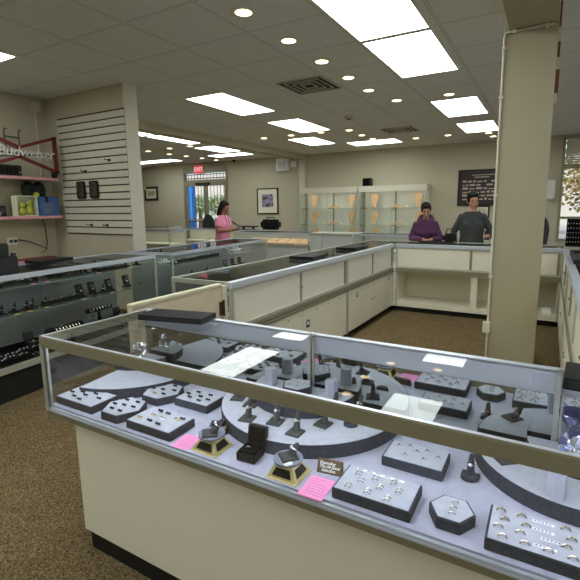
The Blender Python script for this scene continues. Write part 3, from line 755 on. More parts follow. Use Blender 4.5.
# ------------------------------------------------------------------ long front showcase
FX0, FX1, FY0, FY1, FT, FZ = -1.887, 1.0, 1.036, 1.628, 1.02, .705
L0 = ((FX0+FX1)/2, (FY0+FY1)/2, 0)
fc = thing('jewelry_showcase', 'long lit front showcase of rings, cream body, aluminium rails', 'showcase', L0)
def W(): return MB(L0)
put('body', W().box(FX0+.115, FX1, FY0+.055, FY1-.01, .105, .652), 'laminate', fc)
put('kick_board', W().box(FX0+.125, FX1, FY0+.075, FY1-.05, 0, .105), 'kick', fc)
put('deck', W().box(FX0+.012, FX1-.01, FY0+.016, FY1-.03, .685, FZ), 'deck', fc)
b = W()
b.box(FX0+.008, FX1, FY0+.008, FY0+.03, .655, .681).box(FX0+.008, FX0+.03, FY0+.03, FY1, .655, .681)
b.box(FX0+.03, FX1, FY0+.03, FY1-.03, .652, .684).box(FX0+.03, FX1, FY1-.03, FY1, .655, .70)
put('lower_rail', b, 'alu_dk', fc)
b = W()
for z0, z1, d in ((.683, .689, .0), (.692, .698, .004)):
    b.box(FX0+d, FX1, FY0+d, FY0+.015, z0, z1); b.box(FX0+d, FX0+.015, FY0+.015, FY1, z0, z1)
put('glass_channel', b, 'alu_b', fc)
put('front_top_rail', W().box(FX0, FX1, FY0, FY0+.02, .972, FT), 'alu_dk', fc, bevel=.003)
put('top_strip', W().box(FX0+.003, FX1, FY0+.003, FY0+.016, FT, FT+.0008).box(FX0+.003, FX0+.016, FY0+.016, FY1, FT, FT+.0008), 'alu_b', fc)  # thin bright layer stands for lamp light reflected on the rail top
put('end_top_rail', W().box(FX0, FX0+.02, FY0+.02, FY1, .979, FT), 'alu_dk', fc, bevel=.003)
put('rear_header', W().box(FX0+.02, FX1, FY1-.028, FY1, .937, FT), 'alu_b', fc)
def post(x, y, a=.02, z0=.69, z1=.98, m='alu'): put('post', W().box(x, x+a, y, y+a, z0, z1).box(x+a*1.2, x+a*1.6, y+a*.3, y+a*.9, z0, z1), m, fc)
post(FX0, FY0); post(FX0, FY1-.022)
for x in (-.862, .055):
    put('rear_post', W().box(x-.004, x+.012, FY1-.05, FY1-.03, FZ, 1.005).box(x+.016, x+.022, FY1-.046, FY1-.034, FZ, 1.005).cyl((x+.008, FY1-.04, 1.0), (x+.008, FY1-.04, 1.03), .006, n=8).box(x-.002, x+.03, FY1-.047, FY1-.033, 1.02, 1.028), 'alu', fc)
put('front_pane', W().box(FX0+.02, FX1, FY0+.006, FY0+.010, .695, .981), 'glass', fc)
put('end_pane', W().box(FX0+.006, FX0+.010, FY0+.02, FY1-.02, .695, .981), 'glass', fc)
put('top_pane', W().box(FX0+.02, FX1, FY0+.02, FY1-.028, 1.010, 1.016), 'glass_top', fc)
ds_ = [(FX0+.03, -.85), (-.855, .07), (.06, FX1)]
for k, (x0, x1) in enumerate(ds_):
    put('mirror_door', W().box(x0, x1, 1.584+.005*(k % 2), 1.588+.005*(k % 2), FZ+.004, .94), 'mirror', fc)
put('light_strip', W().box(FX0+.04, FX1-.02, FY0+.0202, FY0+.028, .984, .995), 'led', fc)

# ------------------------------------------------------------------ staff-side counter units (middle, back and right rows)
def counter(label, loc, rotz, L, D=.6, doors=True, uppers=2, splits=None, dark=None, end_left=False, end_right=False, lowers=2):
    t = thing('display_counter', label, 'display counter', loc, rotz, 'display counters around the staff area')
    T = 1.02
    if doors:
        put('body', MB().box(.002, L-.002, .02, D-.03, .08, .64), 'laminate', t)
        for k in range(lowers):
            a, b_ = .03+(L-.06)*k/lowers, .03+(L-.06)*(k+1)/lowers
            d = put('cabinet_door', MB().box(a+.004, b_-.004, 0, .018, .095, .588), 'laminate', t, bevel=.002)
            put('lock', MB().cyl(((b_-.05) if k % 2 == 0 else (a+.05), -.006, .36), ((b_-.05) if k % 2 == 0 else (a+.05), 0, .36), .009, n=10), 'black', d)
    else:
        put('body', MB().box(.002, L-.002, D-.06, D-.03, .08, .64).box(.002, .03, .02, D-.06, .08, .64).box(L-.03, L-.002, .02, D-.06, .08, .64)
            .box(.03, L-.03, .02, D-.06, .08, .15).box(.03, L-.03, .02, D-.06, .61, .64), 'laminate', t)
        if L > 1: put('upright', MB().box(L*.66, L*.66+.08, .02, .06, .15, .61), 'laminate', t)
    put('kick_board', MB().box(.002, L-.002, .08, D-.08, 0, .08), 'kick', t)
    put('ledge', MB().box(.002, L-.002, -.008, .02, .6, .625).box(.002, L-.002, -.003, .02, .632, .65).box(.002, L-.002, .0, D, .64, .66), 'alu_dk', t)
    put('sliding_track', MB().box(.03, L-.03, .0, .03, .66, .685).box(.03, L-.03, .004, .03, .955, .972), 'alu', t)
    for k in range(uppers):
        sp_ = splits or [q/uppers for q in range(uppers+1)]
        a, b_ = .03+(L-.06)*sp_[k], .03+(L-.06)*sp_[k+1]
        y = .012 if k % 2 == 0 else .02
        d = put('sliding_door', MB().box(a, b_-.03, y, y+.006, .686, .956), 'laminate', t)
        put('edge_strip', MB().box(b_-.03, b_, y-.006, y+.006, .686, .956).cyl((b_-.012, y-.016, .82), (b_-.012, y-.005, .82), .01, n=8), 'alu_dk', d)
    put('post', MB().box(.0, .028, .0, .03, .08, .972), 'alu', t); put('post', MB().box(L-.028, L, .0, .03, .08, .972), 'alu', t)
    put('rear_top_rail', MB().box(0, L, -.006, .055, .972, T), 'alu_b', t, bevel=.003)
    put('front_top_rail', MB().box(0, L, D-.022, D, .985, T), 'alu', t)
    ends = MB()
    for q, x0, x1 in ((end_left, 0, .02), (end_right, L-.02, L)):
        if q: ends.box(x0, x1, .055, D-.022, .985, T); ends.box(x0, x1, D-.022, D, .66, .985)
    if ends.v: put('end_rail', ends, 'alu', t)
    put('deck', MB().box(.01, L-.01, .03, D-.012, .66, .672), 'creampad' if dark is None else dark, t)
    put('top_pane', MB().box(.0 if not end_left else .02, L if not end_right else L-.02, .055, D-.022, 1.008, 1.014), 'glass_top', t)
    put('front_pane', MB().box(.0, L, D-.012, D-.007, .672, .985), 'glass', t)
    for q, x in ((end_left, .006), (end_right, L-.011)):
        if q: put('end_pane', MB().box(x, x+.005, .03, D-.024, .672, .985), 'glass', t)
    return t
MX = -2.0; BY = 6.35; RXF = .17
mc1 = counter('white counter unit hinged to the swing gate, nearest of the middle row', (MX, 2.5, 0), PI/2, 2.13, end_left=True, dark='greyv')
mc2 = counter('white counter unit at the far end of the middle row, before the corner', (MX, 4.632, 0), PI/2, 1.715)
# stickers and hook marks on the middle row doors
def sticker(t, x, z, w_, h):
    s = put('sticker', MB().box(x, x+w_, -.0015, -.0002, z, z+h), 'black', t)
    put('picture', MB().box(x+w_*.25, x+w_*.75, -.0025, -.0016, z+h*.35, z+h*.8), 'paper', s)
sticker(mc1, 1.13, .40, .07, .075); sticker(mc2, .27, .475, .05, .06); sticker(mc2, 1.49, .50, .04, .06)
for t, xs in ((mc1, (.8, 1.0, 1.35, 1.62, 1.9)), (mc2, (.12, .45, .62, .9, 1.1))):
    h_ = MB()
    for x in xs: h_.cyl((x, -.004, .55), (x, 0, .55), .008, n=8)
    put('bumper', h_, 'alu_dk', t)
bc1 = counter('open-backed white counter with an empty shelf below, in front of the two women', (-1.97, BY, 0), 0, 1.62, doors=False, splits=[0, .665, 1])
bc2 = counter('short open-backed counter glimpsed right of the pillar', (-.35, BY, 0), 0, .52, doors=False, uppers=1)
cc = thing('corner_counter', 'glass corner counter joining the middle and back rows', 'display counter', (-2.3, 6.65, 0), 0, 'display counters around the staff area')
put('body', MB().box(-.29, .33, -.29, .3, .08, .66), 'laminate', cc); put('kick_board', MB().box(-.25, .25, -.25, .25, 0, .08), 'kick', cc)
put('top_pane', MB().box(-.3, .33, -.3, .3, 1.008, 1.014), 'glass_top', cc)
put('rail', MB().box(-.3, -.278, -.3, .3, .985, 1.02).box(-.278, .33, .278, .3, .985, 1.02).box(-.3, -.278, .278, .3, .66, .985), 'alu', cc)
put('pane', MB().box(-.295, -.29, -.3, .278, .66, .985).box(-.278, .33, .288, .293, .66, .985), 'glass', cc)
rl = ['right-hand counter unit at the window end, beside the back corner', 'middle unit of the right-hand counter row', 'nearest unit of the right-hand counter row, mostly outside the picture']
for k in range(3): counter(rl[k], (RXF, BY-.0-1.565*k, 0), -PI/2, 1.56, D=.62, dark='greyv2' if k else None, end_right=(k == 2))

# swing gate between front showcase and middle row
ga = thing('swing_gate', 'waist-high pale wooden swing gate between front case and middle row', 'gate', (MX-.06, 2.06, 0))
put('panel', MB().box(-.02, .02, -.41, .38, .12, 1.0), 'wood_edge', ga, bevel=.003)
put('top_cap', MB().box(-.024, .024, -.412, .382, 1.0, 1.02), 'laminate_dk', ga, bevel=.004)
put('hinge', MB().box(.02, .026, .345, .385, .79, .89).cyl((.026, .39, .78), (.026, .39, .9), .008, n=8), mat('dark brass', rgb(70, 52, 34), .4, metal=.6), ga)
put('hinge_post', MB().box(-.025, .03, .385, .43, 0, 1.0), 'laminate_dk', ga)

# ------------------------------------------------------------------ full-vision customer cases
def vision_case(label, loc, rotz, L, D, T=1.04, deckz=.29, shelves=(.66, .9), sd=(.2, .58), back='graypanel', deckm='blackv', name='glass_showcase', sx=(.12, None), near_end=True, far_end=True, bodym='kick'):
    t = thing(name, label, 'showcase', loc, rotz)
    put('base', MB().box(.03, L-.03, .03, D-.03, 0, deckz-.04), bodym, t)
    put('deck', MB().box(.01, L-.01, .012, D-.02, deckz-.02, deckz), deckm, t)
    put('lower_rail', MB().box(0, L, 0, .03, deckz-.045, deckz+.004).box(0, L, D-.03, D, deckz-.045, deckz+.004).box(0, .03, .03, D-.03, deckz-.045, deckz-.02).box(L-.03, L, .03, D-.03, deckz-.045, deckz-.02), 'alu', t)
    put('top_rail', MB().box(0, L, 0, .022, T-.04, T).box(.022, L-.022, .022, .044, T-.018, T-.014).box(0, L, D-.03, D, T-.05, T).box(0, .022, .022, D-.03, T-.035, T).box(L-.022, L, .022, D-.03, T-.035, T), 'alu_b', t, bevel=.002)
    for x in (0, L-.02): 
        for y in (0, D-.02): put('post', MB().box(x, x+.02, y, y+.02, deckz, T-.035), 'alu', t)
    n = max(2, round(L/.9))
    for k in range(n):
        a, b_ = .02+(L-.04)*k/n, .02+(L-.04)*(k+1)/n
        put('back_panel', MB().box(a, b_+.01 if k < n-1 else b_, D-.03+.006*(k % 2), D-.025+.006*(k % 2), deckz, T-.05), back, t)
    put('front_pane', MB().box(.02, L-.02, .006, .010, deckz, T-.036), 'glass_lo', t)
    put('end_pane', MB().box(.006, .010, .02, D-.02, deckz, T-.036), 'glass', t); put('end_pane', MB().box(L-.010, L-.006, .02, D-.02, deckz, T-.036), 'glass', t)
    put('top_pane', MB().box(.022, L-.022, .022, D-.03, T-.012, T-.006), 'glass_top', t)
    for z in shelves:
        s = put('shelf', MB().box(sx[0], (sx[1] or L-.12), sd[0]+.004, sd[1], z-.008, z), 'glass_g', t)
        put('shelf_edge', MB().box(sx[0], (sx[1] or L-.12), sd[0], sd[0]+.004, z-.008, z), 'glass_edge', s)
        br_ = MB(); x = .1
        while x < L-.05: br_.box(x, x+.012, sd[1], D-.03, z-.025, z-.008); x += .6
        put('bracket', br_, 'alu_dk', s)
    return t
CA = math.radians(96)
C1L, C1D = 2.9, .66
C1N = Vector((-3.95+math.sin(math.radians(6))*C1L, 3.58-math.cos(math.radians(6))*C1L, 0))
lc1 = vision_case('tall glass case of black jewellery displays at left, black base', C1N, CA, C1L, C1D)
put('light_strip', MB().box(.05, C1L-.05, .026, .036, 1.008, 1.016), 'cablow', lc1)
CB = math.radians(97); C2N = Vector((-4.07, 3.95, 0))
C2L, C2D = 2.6, .7
lc2 = vision_case('second glass case behind the slatted wall end with black boxes', C2N, CB, C2L, C2D, T=1.02, shelves=(.6, .84), sd=(.12, .6))
put('light_strip', MB().box(.05, C2L-.05, .026, .036, .988, .996), 'ledlow', lc2)

# centre back counters
lc3 = vision_case('back showcase with cream slanted pads and black stands, facing the room', (-6.5, 8.3, 0), 0, 2.0, .6, T=1.03, deckz=.78, shelves=(), back='greytop', deckm='creampad', bodym='greytop')
put('light_strip', MB().box(.05, 1.95, .026, .036, .998, 1.006), 'cabled', lc3)
for k, (x0, x1, s) in enumerate(((-4.48, -4.2, 'narrow plain grey counter end beside the back showcase'), (-4.18, -3.5, 'plain grey counter panel right of the back showcase'))):
    t = thing('grey_counter', s, 'counter', ((x0+x1)/2, 8.6, 0)); a = (x1-x0)/2
    put('body', MB().box(-a, a, -.28, .28, .08, 1.0), 'greytop', t); put('kick_board', MB().box(-a, a, -.22, .25, 0, .08), 'kick', t)
    put('top', MB().box(-a, a, -.3, .3, 1.0, 1.03), 'alu', t)
lc4 = vision_case('low glass counter in front of the right glass wall cabinet', (-3.45, 8.3, 0), 0, 1.75, .6, T=1.03, deckz=.7, shelves=(), back='greytop', deckm='creampad', bodym='laminate')
# far left counters
for k, (x0, x1, y0, s) in enumerate(((-9.3, -6.6, 9.2, 'glass counter behind the woman in pink'), (-11.6, -8.2, 7.9, 'glass counter by the exit door, nearest of the far left group'), (-12.3, -10.3, 9.9, 'small glass counter under the framed certificate'))):
    vision_case(s, (x0, y0, 0), 0, x1-x0, .6, T=1.02, deckz=.7, shelves=(), back='laminate', deckm='creampad', bodym='laminate_dk')

# ------------------------------------------------------------------ contents of the front showcase
Z0 = FZ
def hexpts(r, a0=0): return [(r*math.cos(a0+PI/3*k), r*math.sin(a0+PI/3*k)) for k in range(6)]
def inset(pts, d):
    n = len(pts); r = []
    for p in pts:
        l = math.hypot(*p); r.append((p[0]*(1-d/l*1.2), p[1]*(1-d/l*1.2)))
    return r
def tray(pts, loc, label, name='ring_tray', h=.034, strips=()):
    t = thing(name, label, 'jewelry tray', loc)
    put('tray_base', MB().prism(pts, 0, h), 'greyv', t, bevel=.002)
    put('pad', MB().prism(inset(pts, .0055), h, h+.0012), 'padv', t)
    for (x, y, w_) in strips:
        s = put('price_strip', MB().box(x, x+w_, y-.004, y+.004, h+.0013, h+.0022), 'price', t)
        q = MB()
        for k in range(5): q.box(x+.004+(w_-.008)*k/5, x+.004+(w_-.008)*(k+.62)/5, y-.0018, y+.0018, h+.0022, h+.0026)
        put('print', q, 'ink', s)
    return t
def rect(a, b): return [(-a, -b), (a, -b), (a, b), (-a, b)]

# ring and earring prototypes
def ring_mesh(R=.0085, r=.0016, stone=True):
    m_ = MB(); m_.torus((0, 0, -R*.15), (0, 1, 0), R, r, 20, 6)
    if stone:
        m_.k = 1; z = R*.85
        m_.lathe([(.0006, z-.001), (.0032, z+.0014), (.0022, z+.0028)], n=8)
    return m_
ring0 = {}
def ring(kind, loc, rotz, label, group):
    if kind not in ring0:
        mm, sm, R = {'gold': ('pgold', 'stone', .0085), 'silver': ('silver', 'stone', .0085), 'dark': ('silver', 'darkstone', .008), 'big': ('pgold', 'pgold', .0105)}[kind]
        o = single('ring', ring_mesh(R, .0017 if kind != 'big' else .0026, kind != 'big'), [mm, sm], label, 'ring', loc, rotz, group, smooth=True); ring0[kind] = o
        return o
    o = ring0[kind].copy(); C.objects.link(o); o.location = loc; o.rotation_euler = (0, 0, rotz); o['label'] = label; o['group'] = group
    return o
ear0 = {}
def earring(kind, loc, label, group):
    if kind not in ear0:
        m_ = MB(); m_.lathe([(.0016, 0), (.0016, .003), (.0056, .0042), (.0064, .0068), (.004, .0095)], n=8)
        ear0[kind] = single('earring', m_, {'gold': 'gold', 'silver': 'silver', 'dark': 'darkstone'}[kind], label, 'earring', loc, 0, group, smooth=True); return
    o = ear0[kind].copy(); C.objects.link(o); o.location = loc; o['label'] = label; o['group'] = group
H = .0352
t1 = tray(rect(.1235, .066), (-1.742, 1.137, Z0), 'rectangular grey earring tray in the left corner of the front case', 'earring_tray')
for x, y in ((-.085, -.01), (-.035, -.035), (.015, -.045), (-.04, .01), (.0, -.005), (-.03, .04), (.03, .025), (.085, .0), (-.015, .05)):
    for d in (-.0075, .0075): earring('dark', (-1.742+x+d, 1.137+y, Z0+H), 'dark stud earring on the rectangular tray in the left case corner', 'earrings on the left corner tray')
h1 = tray(hexpts(.092), (-1.505, 1.145, Z0), 'hexagonal grey tray between the two front rectangular earring trays', 'earring_tray')
for x, y in ((-.045, -.01), (-.02, -.045), (.0, .0), (-.03, .04), (.03, .045), (.05, .005), (.03, -.045)):
    for d in (-.006, .006): earring('dark', (-1.505+x+d, 1.145+y, Z0+H), 'dark stud earring on the hexagonal tray between the front trays', 'earrings on the nearer hexagonal tray')
h2 = tray(hexpts(.094), (-1.483, 1.338, Z0), 'hexagonal grey tray farther back, beside the curved left riser', 'earring_tray')
for k, (x, y) in enumerate(((-.05, -.01), (-.0, -.05), (.0, .0), (-.04, .045), (.02, .055), (.055, .015), (.04, -.035))):
    for d in (-.006, .006): earring('dark' if k != 1 else 'gold', (-1.483+x+d, 1.338+y, Z0+H), 'stud earring on the hexagonal tray beside the curved left riser', 'earrings on the farther hexagonal tray')
t3 = tray(rect(.117, .068), (-1.283, 1.134, Z0), 'rectangular grey earring tray left of the first pink note', 'earring_tray')
for k, (x, y) in enumerate(((-.075, -.035), (-.04, .005), (-.045, .045), (-.02, -.035), (.01, .0), (.0, .042), (.03, -.04), (.07, .02), (.085, .035))):
    for d in (-.007, .007): earring(('gold', 'gold', 'dark', 'dark', 'silver', 'dark', 'dark', 'gold', 'dark')[k], (-1.283+x+d, 1.134+y, Z0+H), 'stud earring on the rectangular tray left of the first pink note', 'earrings on the tray by the pink note')
t4 = tray(rect(.093, .056), (-1.288, 1.36, Z0), 'small rectangular earring tray behind the first turntable', 'earring_tray')
for x, y in ((-.06, .0), (-.03, .03), (-.03, -.025), (.01, .0), (.04, .03), (.03, -.035), (.06, -.01)):
    for d in (-.006, .006): earring('dark', (-1.288+x+d, 1.36+y, Z0+H), 'dark stud earring on the small tray behind the first turntable', 'earrings on the small rear tray')
t5 = tray(rect(.116, .068), (-.392, 1.136, Z0), 'long grey ring tray right of the brown sign block', strips=[(-.085, .054, .15)])
for x, y in ((-.07, .03), (-.015, .03), (.04, .035), (-.05, -.0), (.01, -.005), (.065, .005), (-.075, -.04), (-.015, -.04), (.045, -.045)):
    for d in (-.008, .006): ring('gold', (-.392+x, 1.136+y+d, Z0+H), .15, 'gold bridal ring on the long tray right of the brown sign', 'rings on the tray by the brown sign')
t6 = tray(rect(.099, .061), (-.336, 1.358, Z0), 'grey ring tray with seven rings in the second row, behind the long tray')
for x, y in ((-.065, .02), (-.03, .035), (.0, .01), (-.03, -.025), (.03, .03), (.03, -.025), (.07, .005)):
    ring('dark', (-.336+x, 1.358+y, Z0+H), .1, 'stone-set ring on the seven-ring tray in the second row', 'rings on the seven-ring tray')
h3 = tray(hexpts(.062), (-.18, 1.14, Z0), 'small hexagonal grey tray holding three rings in a line')
for y in (.025, 0, -.025): ring('gold', (-.18+.004, 1.14+y, Z0+H), .2, 'gold ring on the small hexagonal three-ring tray', 'rings on the small hexagonal tray')
t7 = tray(rect(.157, .072), (.068, 1.141, Z0), 'long grey ring tray in the right corner with white price strips', strips=[(-.055, .05, .05), (-.055, .018, .05), (-.035, -.012, .05), (-.05, -.042, .05)])
for r in range(4):
    for k in range(6):
        x = -.13+.05*k+(.012 if r % 2 else 0); y = .05-.034*r
        if -.06 < x < .0 and r != 3: continue
        ring('big', (.068+x, 1.141+y, Z0+H), .1, 'gold band in rows on the long price-strip tray in the right corner', 'gold bands on the right corner tray')

# risers
def arc(c, r, a0, a1, n=28): return [(c[0]+r*math.cos(a0+(a1-a0)*k/n), c[1]+r*math.sin(a0+(a1-a0)*k/n)) for k in range(n+1)]
def riser(pts, z, h, loc, label):
    t = thing('display_riser', label, 'display riser', (loc[0], loc[1], z))
    q = [(x-loc[0], y-loc[1]) for x, y in pts]
    put('base', MB().prism(q, 0, h), 'greyv', t)
    n = len(q); cx = sum(x for x, y in q)/n; cy = sum(y for x, y in q)/n
    put('pad', MB().prism([(x+(cx-x)*.012, y+(cy-y)*.012) for x, y in q], h, h+.0012), 'padv', t)
    return t
RH = .05
riser([(FX0+.016, 1.54)] + arc((FX0+.016, 1.54), .385, -PI/2*.92, 0), Z0, RH, (-1.7, 1.45), 'quarter-round grey riser in the left rear of the front case')
riser([(-1.868, 1.56)] + arc((-1.868, 1.56), .175, -PI/2, 0), Z0+RH+.0013, .04, (-1.8, 1.5), 'smaller quarter-round riser stacked on the left rear riser')
riser(arc((-.83, 1.56), .385, -PI, 0), Z0, RH, (-.83, 1.4), 'large half-round grey riser of ring fingers in the case middle')
T2 = Z0+RH+.0013
riser(arc((-.87, 1.572), .225, -PI, 0), T2, .042, (-.87, 1.5), 'smaller half-round riser stacked on the large middle riser')
riser(arc((.115, 1.565), .295, -PI, 0), Z0, RH, (.115, 1.45), 'half-round grey riser at the right end of the front case')
riser(arc((.13, 1.57), .15, -PI, 0), T2, .03, (.13, 1.5), 'smaller half-round riser stacked on the right end riser')
T3 = T2+.0433

# ring fingers
fing0 = {}
def finger(loc, rotz, label, kind='square', ringk='silver', h=.072, lean=-16):
    key = (kind, h, lean)
    if key not in fing0:
        t = thing('ring_finger', label, 'ring stand', loc, rotz, 'ring finger stands')
        if kind == 'square': put('base', MB().prism(rect(.028, .028), 0, .007, .08), 'greyv2', t)
        else: put('base', MB().prism(arc((0, 0), .027, -PI, 0, 16)+[(.027, .02), (-.027, .02)], 0, .012, .04), 'greyv', t)
        m_ = MB(); m_.m = Matrix.Translation((0, .008, .006)) @ Matrix.Rotation(math.radians(lean), 4, 'X')
        m_.lathe([(.014, 0), (.0105, h*.45), (.0085, h*.8), (.006, h*.95), (.001, h)], n=14)
        put('finger', m_, 'greyv2' if kind == 'square' else 'greyv', t, smooth=True)
        fing0[key] = t
    else:
        t = dup(fing0[key], loc, rotz, label)
    a = math.radians(lean)
    m_ = key
    # the ring worn by the finger rests on it: its own thing
    rk = 'worn_'+ringk
    off = Vector((0, .008-math.sin(a)*h*.52, .006+math.cos(a)*h*.52)); off.rotate(Euler((0, 0, rotz)))
    rl_ = ('diamond ring on the ' + label) if ringk == 'silver' else ('gold ring on the ' + label)
    rl_ = ' '.join(rl_.split()[:16])
    if rk not in ring0:
        b = MB(); b.torus((0, 0, 0), (0, 0, 1), .0112, .0017, 18, 6); b.k = 1; b.ball((0, -.0145, 0), .0065, .005, .0065, 8, 6)
        ring0[rk] = single('ring', b, [ringk, 'stone'], rl_, 'ring', (0, 0, 0), 0, 'rings on finger stands', smooth=True); o = ring0[rk]
    else: o = ring0[rk].copy(); C.objects.link(o); o['label'] = rl_
    o.location = Vector(loc)+off; o.rotation_euler = (Matrix.Rotation(rotz, 3, 'Z') @ Matrix.Rotation(a, 3, 'X')).to_euler()
    return t
for (x, y, r, s) in ((-1.105, 1.40, .3, 'square-based ring finger at the left edge of the middle riser'), (-1.02, 1.375, .2, 'ring finger second from the left on the middle riser'),
                     (-.96, 1.268, .15, 'ring finger just behind the open black ring box'), (-.85, 1.295, .1, 'ring finger at the front centre of the middle riser'),
                     (-.745, 1.262, .0, 'ring finger directly behind the second turntable'), (-.685, 1.365, -.1, 'ring finger second from right on the middle riser front'),
                     (-.70, 1.475, -.3, 'ring finger beside the right pale pillar on the middle riser'), (-.605, 1.50, -.35, 'ring finger at the right rear of the middle riser')):
    finger((x, y, T2), r, s)
finger((-.167, 1.362, Z0), -.1, 'dark ring finger with rounded base standing alone on the deck', 'round', 'gold', .07, -8)
finger((-.075, 1.43, T2), -.9, 'dark ring finger on the right end riser', 'square', 'gold', .066, -28)
pd = thing('ring_pad', 'small half-round grey pad at the right tip of the middle riser', 'display pad', (-.594, 1.405, T2))
put('pad', MB().prism(arc((0, .01), .028, -PI, 0, 16), 0, .014, .1), 'greyv', pd); put('slot', MB().box(-.018, .018, .001, .005, .014, .0148), 'black', pd)

# hexagonal pillars and things on the tiers
def pillar(x, y, z, h, s):
    t = thing('display_pillar', s, 'display pillar', (x, y, z), .3)
    put('column', MB().prism(hexpts(.026), 0, h), 'padv', t)
    put('cap', MB().prism(hexpts(.024), h, h+.003), 'padv', t)
    ring('silver', (x, y, z+h+.003), .4, 'silver ring on the ' + s.replace('grey ', '').replace('hexagonal ', ''), 'rings on pillars')
pillar(-1.012, 1.515, T3-.0005, .068, 'pale grey hexagonal pillar on the left of the upper middle riser')
pillar(-.722, 1.515, T3-.0005, .068, 'pale grey hexagonal pillar on the right of the upper middle riser')
pillar(.064, 1.30, T2, .105, 'tall pale hexagonal pillar at the front of the right riser')
h4 = tray(hexpts(.068), (-.872, 1.5, T3), 'hexagonal grey ring tray on top of the upper middle riser', h=.03)
for x, y in ((-.035, 0), (-.018, .03), (.018, .03), (.0, .0), (.036, 0), (.018, -.03), (-.018, -.03)):
    ring('silver', (-.872+x, 1.5+y, T3+.0312), .2, 'silver ring on the hexagonal tray atop the upper middle riser', 'rings on the upper riser tray')

# solar turntables
def turntable(x, y, rz, label, ring_tag, label2):
    t = thing('turntable', label, 'turntable', (x, y, Z0), rz)
    hb = .042
    put('base', MB().prism(rect(.056, .05), 0, .004).prism(rect(.053, .047), .004, hb, .42), 'goldbase', t)
    # solar panels lie on the four sloping sides
    for k in range(4):
        a, b_ = (.053, .047) if k % 2 == 0 else (.047, .053)
        m_ = MB(); m_.m = Matrix.Rotation(PI/2*k, 4, 'Z')
        def P(u, v):
            sx = a*(1-.42*v); sy = b_*(1-.42*v); return (u*sx, -sy-.0012, .004+(hb-.004)*v)
        i = [m_.pt(P(*q)) for q in ((-.72, .22), (.72, .22), (.72, .8), (-.72, .8))]
        j = [m_.pt(Vector(P(*q))+Vector((0, -.0012, .0004))) for q in ((-.72, .22), (.72, .22), (.72, .8), (-.72, .8))]
        m_.face(j)
        for q in range(4): m_.face((i[q], i[(q+1) % 4], j[(q+1) % 4], j[q]))
        put('solar_panel', m_, 'solar', t)
    put('spindle', MB().cyl((0, 0, hb), (0, 0, hb+.006), .018, n=16), 'black', t)
    put('disc', MB().lathe([(.046, hb+.006), (.048, hb+.009), (.048, hb+.014), (.001, hb+.0145)], n=40), mat('grey blue suede', rgb(128, 132, 150), .9, noise=.08, nscale=60), t)
    return hb+.0146
zt = turntable(-1.004, 1.115, 0, 'gold solar turntable with grey disc beside the first pink note', True, '')
finger((-1.004, 1.105, Z0+zt), -.9, 'dark ring finger turning on the first gold turntable', 'square', 'silver', .066, -42)
zt = turntable(-.682, 1.11, 0, 'gold solar turntable with grey disc beside the second pink note', True, '')
finger((-.682, 1.112, Z0+zt), -.7, 'dark ring finger lying low on the second gold turntable', 'square', 'silver', .045, -35)
tg = single('price_tag', MB().prism([(-.008, -.014), (.008, -.014), (.008, .01), (0, .016), (-.008, .01)], 0, .001), 'paper', 'white price tag hanging off the second gold turntable disc', 'price tag', (-.662, 1.078, Z0+zt+.0002), -.5)
# ring boxes
rb = thing('ring_box', 'open black ring box on the deck between the two turntables', 'ring box', (-.845, 1.132, Z0), .08)
put('box', MB().box(-.036, .036, -.04, .03, 0, .032), 'black', rb, bevel=.003)
l_ = MB(); l_.m = Matrix.Translation((0, .03, .03)) @ Matrix.Rotation(math.radians(-12), 4, 'X')
l_.box(-.036, .036, 0, .024, 0, .066)
put('lid', l_, 'black', rb, bevel=.003)
l_ = MB(); l_.m = Matrix.Translation((0, .03, .03)) @ Matrix.Rotation(math.radians(-12), 4, 'X')
l_.box(-.03, .03, -.0015, -.0002, .006, .06); put('lid_lining', l_, 'blackv', rb)
put('cushion', MB().box(-.031, .031, -.035, .026, .032, .036), 'blackv', rb)
ring('silver', (-.848, 1.12, Z0+.0365), .5, 'diamond ring in the open black ring box', 'ring in a box')
rb2 = thing('ring_box', 'closed black ring box with silver rim behind the first turntable', 'ring box', (-1.055, 1.215, Z0), .5)
put('box', MB().box(-.032, .032, -.026, .026, 0, .028), 'black', rb2, bevel=.003); put('rim', MB().box(-.033, .033, -.027, .027, .028, .034), 'silver', rb2); put('pad', MB().box(-.025, .025, -.019, .019, .034, .036), 'blackv', rb2)
put('stud', MB().ball((0, 0, .037), .003, n=8, m=6), 'stone', rb2)
bc_ = thing('card', 'small white and navy card lying behind the first pink note', 'card', (-1.085, 1.165, Z0), .4)
put('sheet', MB().box(-.03, .03, -.014, .014, 0, .0012), 'paper', bc_); put('print', MB().box(-.005, .029, -.013, .013, .0013, .0018), mat('navy print', rgb(46, 62, 104), .6), bc_)
# brown sign block with white lettering
sg = thing('sign_block', 'brown wooden sign block with white slanted lettering beside the second pink note', 'sign', (-.568, 1.178, Z0), .13)
sm_ = MB(); side = [(0, 0), (.018, .004), (.034, .037), (.026, .041)]
m_ = MB(); a = [m_.pt((-.041, y-.012, z)) for y, z in [(0, 0), (.022, 0), (.032, .034), (.022, .037)]]; b_ = [m_.pt((.041, y-.012, z)) for y, z in [(0, 0), (.022, 0), (.032, .034), (.022, .037)]]
m_.face(a); m_.face(b_[::-1])
for k in range(4): m_.face((a[k], b_[k], b_[(k+1) % 4], a[(k+1) % 4]))
put('block', m_, 'brownsign', sg, bevel=.001)
tilt = math.atan2(.037, .022)
for k, (s, dx) in enumerate((('Expanding', -.008), ('The All Jewel', .0), ('Selection', -.002))):
    v = .0285-.0095*k
    o = lettering(s, .0128, 'whitetxt', sg, (dx, -.0125+.022*v/.037-.0006, v+.0004), (tilt, 0, 0), shear=.3, depth=.0003, offset=.00025)
